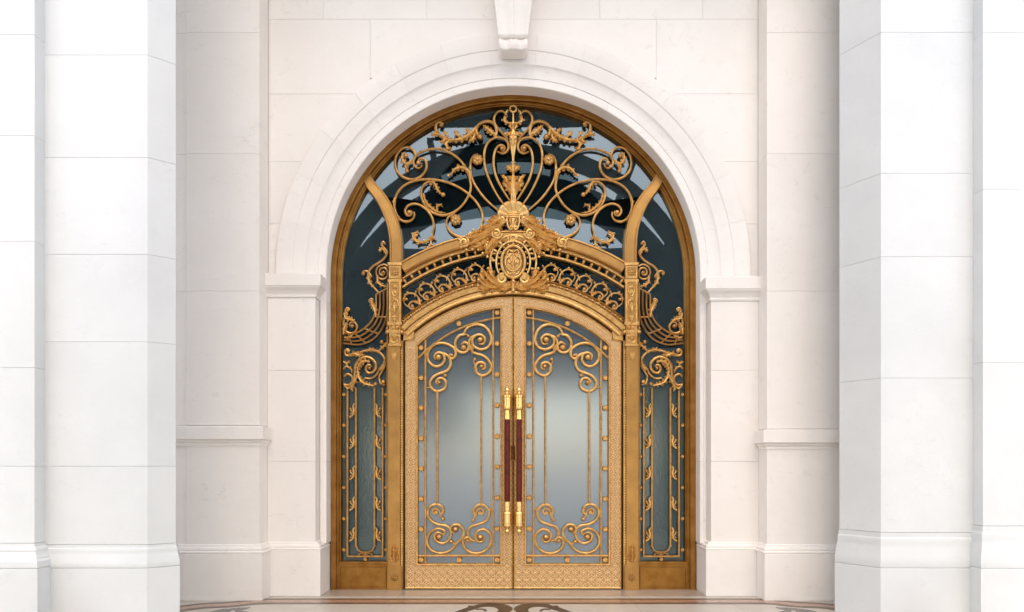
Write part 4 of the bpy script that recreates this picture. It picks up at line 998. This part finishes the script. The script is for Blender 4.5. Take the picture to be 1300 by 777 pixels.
for j in range(53):
    for x in (640.2, 647): motif(x, 388+j*6.25, 6.6)
for i in range(26):
    t = i/25
    for R, in ((187.3,), (181.6,)):
        a = radians(ang(R, 531)+(ang(R, 634)-ang(R, 531))*t); motif(CX+R*cos(a), 568-R*sin(a), 6.0)
dl('frame_relief', b, 'relief', smooth=False, kind='stuff')
b = MB()        # bottom rail pattern of interlaced circles
for i in range(13):
    for j in range(3):
        x = 521.5+i*10.25; z = 722.+j*9.4; n_ = 14
        if z > 744: continue
        q = [(x+4.4*cos(2*pi*k_/n_), z+4.4*sin(2*pi*k_/n_)) for k_ in range(n_)]
        b.sweep(q, [(.7, -.0295), (0, -.037), (-.7, -.0295)], closed=True); motif(x, z, 7.5)
dl('rail_relief', b, 'relief', smooth=False, kind='stuff')
pane_o = pane('glass_pane', 'frosted', [(529, 717)]+[tuple(p) for p in arcI]+[(637, 717)], .025, D)
# inner straight bars
def bar(pts, w=1.25, y=0., m='gold', name='bar'):
    b = MB(); b.sweep(pts, [(w, .018+y), (w, -.012+y), (w*.3, -.02+y), (-w*.3, -.02+y), (-w, -.012+y), (-w, .018+y)]); return dl(name, b, m)
bar([(540, 716), (540, 431.6)]); bar([(626, 716), (626, 392.6)])
bar([(530, 705.4), (636, 705.4)], y=-.002)
aI = ang(165.2, 635.6); aO = ang(165.2, 530.4); bar(arc(CX, 568, 165.2, aO, aI, 30), y=-.003)
bar([(555, 495), (555, 641)]); bar([(610.8, 475.5), (610.8, 642)])
for z in (441.6, 480, 518, 556.6, 595, 633.4, 672, 710.6): rosette(534.6, z, 3.7, D, 'leaf', -.008)
for z in (397.2, 436.4, 475.6, 514.6, 554, 592.7, 632, 671.4, 710.6): rosette(631.2, z, 3.7, D, 'leaf', -.008)
rosette(582.6, 411.0, 3.9, D, 'leaf', -.01); rosette(583, 710.8, 3.9, D, 'leaf', -.01)
def ds(pts, balls=(), r=1.9, leaves=(), extra=()):
    o = scroll(D, pts, r, 'gold', -.002, (.8, .55), balls, leaves, 7, extra=extra, flat=.8); return o
# upper scrolls
ds([(556, 457.5), (552, 455.4), (551.4, 451), (555.4, 447.6), (561, 449.4)][:0]+[(572.4, 449.2), (570.6, 453), (574.4, 455.4), (578.4, 450.8), (577, 443), (568.6, 437.4), (558.3, 435.6), (549, 439.4), (543, 448.4), (544.2, 458.6), (552, 465.2), (560.4, 463.2), (564.4, 456.6), (562.4, 449.8), (556.4, 447.8), (551.6, 451.4), (552.6, 456.8)], balls=((556.8, 453.8, 4.3), (573.4, 451.2, 2.4)))
ds([(559, 448.4), (565, 449.4), (570.2, 454.4), (572.2, 462.4), (568, 470.4), (560, 473.6), (551, 478), (545.8, 486), (548.6, 493.8), (555.4, 496.8), (563.8, 493.8), (566.4, 486.6), (562.8, 481), (557, 480.6), (553.6, 485.4), (557.4, 488.8)], balls=((557.4, 485.8, 2.7), (565.4, 477, 2.3)), extra=(([(547, 487), (545, 492), (541, 492)], 1.0), ([(560, 474), (563, 474), (565.4, 477)], 1.2)))
ds([(588.2, 424.6), (593.4, 416.4), (602.7, 412.2), (613.6, 413.8), (621, 421), (623.6, 431.4), (620, 440.4), (610.6, 443.8), (601.6, 439.6), (599.6, 432), (604, 426), (611, 425.4), (615.6, 430.4), (613.4, 436.6), (607.6, 436.4)], balls=((609.6, 431.6, 4.0),))
ds([(590, 425), (583.4, 426), (578.2, 433.4), (579.2, 443), (586.4, 447.8), (593.4, 445), (595, 438.6), (590.4, 434.8), (585.4, 437.6)][:], balls=((588.6, 441.6, 4.2), (594.6, 427, 2.2)), extra=(([(588.4, 424.8), (592, 424.4), (594.6, 427)], 1.2),))
ds([(604.4, 425.6), (598, 429), (595.4, 435.6), (597, 443), (603, 448.6), (612, 451.2), (620, 457.2), (623.8, 466), (620, 474), (611.6, 477), (604.6, 472.2), (603.8, 464.4), (609, 460.2), (615, 462), (615.4, 467.6), (610.8, 469)], balls=((611.2, 465.2, 2.7), (602.8, 456.4, 2.3)), leaves=(([(596, 437), (600, 443), (599, 449)], 2.3, 3),), extra=(([(606, 470), (603, 463), (601.6, 458), (603, 456)], 1.2),))
# lower scrolls
ds([(561.4, 657.8), (559.6, 654), (562.8, 650), (561.4, 644), (555, 640.4), (547, 642.6), (542.8, 650.6), (546.6, 660.4), (556, 665.8), (566.6, 667.8), (572.6, 675), (570.2, 684.8), (562.4, 689.8), (553.6, 686.6), (551.4, 680), (556, 675.8), (561.6, 678)], balls=((557.4, 681.8, 4.0), (562.4, 659, 2.5)), extra=(([(551.6, 654), (549, 648.6), (553, 645.6), (557.6, 648.6), (559, 655)], 1.5),))
rosette(553.6, 650.4, 2.8, D, 'leaf', -.014)
ds([(562.6, 679.6), (565.2, 675.8), (562, 672.6), (554, 671.4), (545.2, 677.6), (542.2, 688.8), (547.6, 698.4), (559.4, 702.4), (571.6, 698.8), (579.8, 690), (587.2, 682), (588.2, 673.4), (582.4, 666.6), (574.6, 667), (572.2, 673), (576.6, 677.2)], balls=((578.2, 672, 4.0), (572.8, 687.6, 2.5)), extra=(([(581, 688), (577, 690), (573, 688)], 1.2),))
ds([(600.4, 660.8), (602.8, 655), (601, 647.4), (608, 641), (616.8, 643.2), (621.2, 651.6), (617, 661.4), (607, 665.8), (597.8, 669), (594, 676.4), (597.2, 684.2), (603.2, 687.6)], balls=((600.6, 660.6, 2.5),), extra=(([(611, 654), (614, 649), (610, 645.4), (605, 648.6), (604.8, 655)], 1.5), ([(621, 652), (622.6, 647), (625.4, 645.6)], 1.1)))
rosette(609.2, 651.2, 2.8, D, 'leaf', -.014)
ds([(594.4, 689.4), (597.6, 686), (594.4, 682.4), (589.4, 684.4), (587.8, 691), (592, 698), (601, 702.4), (612.6, 701), (621.6, 693), (623.4, 681), (616.6, 672.8), (608, 673.4), (603.4, 680), (606.8, 687.4), (613.4, 687), (614.6, 681.2)], balls=((609.8, 682, 4.0), (593.6, 686.6, 2.4)))
# pull handle
hx = (644-CX)/100; hy = -.11
h = MB(); h.lathe(hx, (748-636.7)/100, [(.033, 0), (.036, .03), (.036, 1.01), (.033, 1.037)], hy); hd = dl('handle', h, 'wood')
for up in (1, -1):
    z0 = (748-533)/100 if up > 0 else (748-636.7)/100
    pr = [(.030, -.01), (.038, .0), (.038, .06), (.034, .065), (.034, .11), (.05, .125), (.053, .135), (.053, .145), (.048, .15), (.048, .27), (.053, .275), (.053, .30), (.045, .31), (.030, .318), (.018, .33), (.016, .34), (.028, .355), (.030, .37), (.022, .392), (.008, .405), (.004, .415)]
    h = MB(); h.lathe(hx, z0, [(r, q*up) for r, q in pr], hy, 18)
    zc = z0+up*.2; h.box(hx-.018, hx+.018, hy, -.03, zc-.02, zc+.02, .004)
    h.build('handle_end', 'brass', hd)
# lock and hinge pins
h = MB(); h.lathe((649.8-CX)/100, (748-575)/100, [(.010, -.09), (.012, -.08), (.012, .08), (.010, .09)], -.045, 8); dl('lock_bolt', h, 'brass')
# the right leaf is the mirrored twin
leafR = leafL.copy(); COL.objects.link(leafR); leafR.location.x = .685; leafR.scale.x = -1
leafR['label'] = 'right gilt door leaf, frosted glass behind scrollwork, pull bar on its left edge'
def copy_kids(src, dst):
    for ch in list(src.children):
        c = ch.copy(); COL.objects.link(c); c.parent = dst; copy_kids(ch, c)
copy_kids(leafL, leafR)
# dark rebate behind the gaps
b = MB(); P = [(512.6, 748), (512.6, 428)]+arc(CX, 568, 193.6, ang(193.6, 518), ang(193.6, 785), 40)+[(790.4, 428), (790.4, 748)]
Q = [(786, 748)]+arc(CX, 568, 186, ang(186, 780), ang(186, 523), 40)+[(517, 748)]
b.sweep([(515, 748), (515, 430)]+arc(CX, 568, 191, ang(191, 522), ang(191, 781), 30)+[(788, 430), (788, 748)], [(2.5, .055), (2.5, .09), (-3, .09), (-3, .055)])
b.sweep([(CX, 748), (CX, 377)], [(3, .065), (3, .08), (-3, .08), (-3, .065)])
b.build('rebate', 'dark', sur, smooth=False)
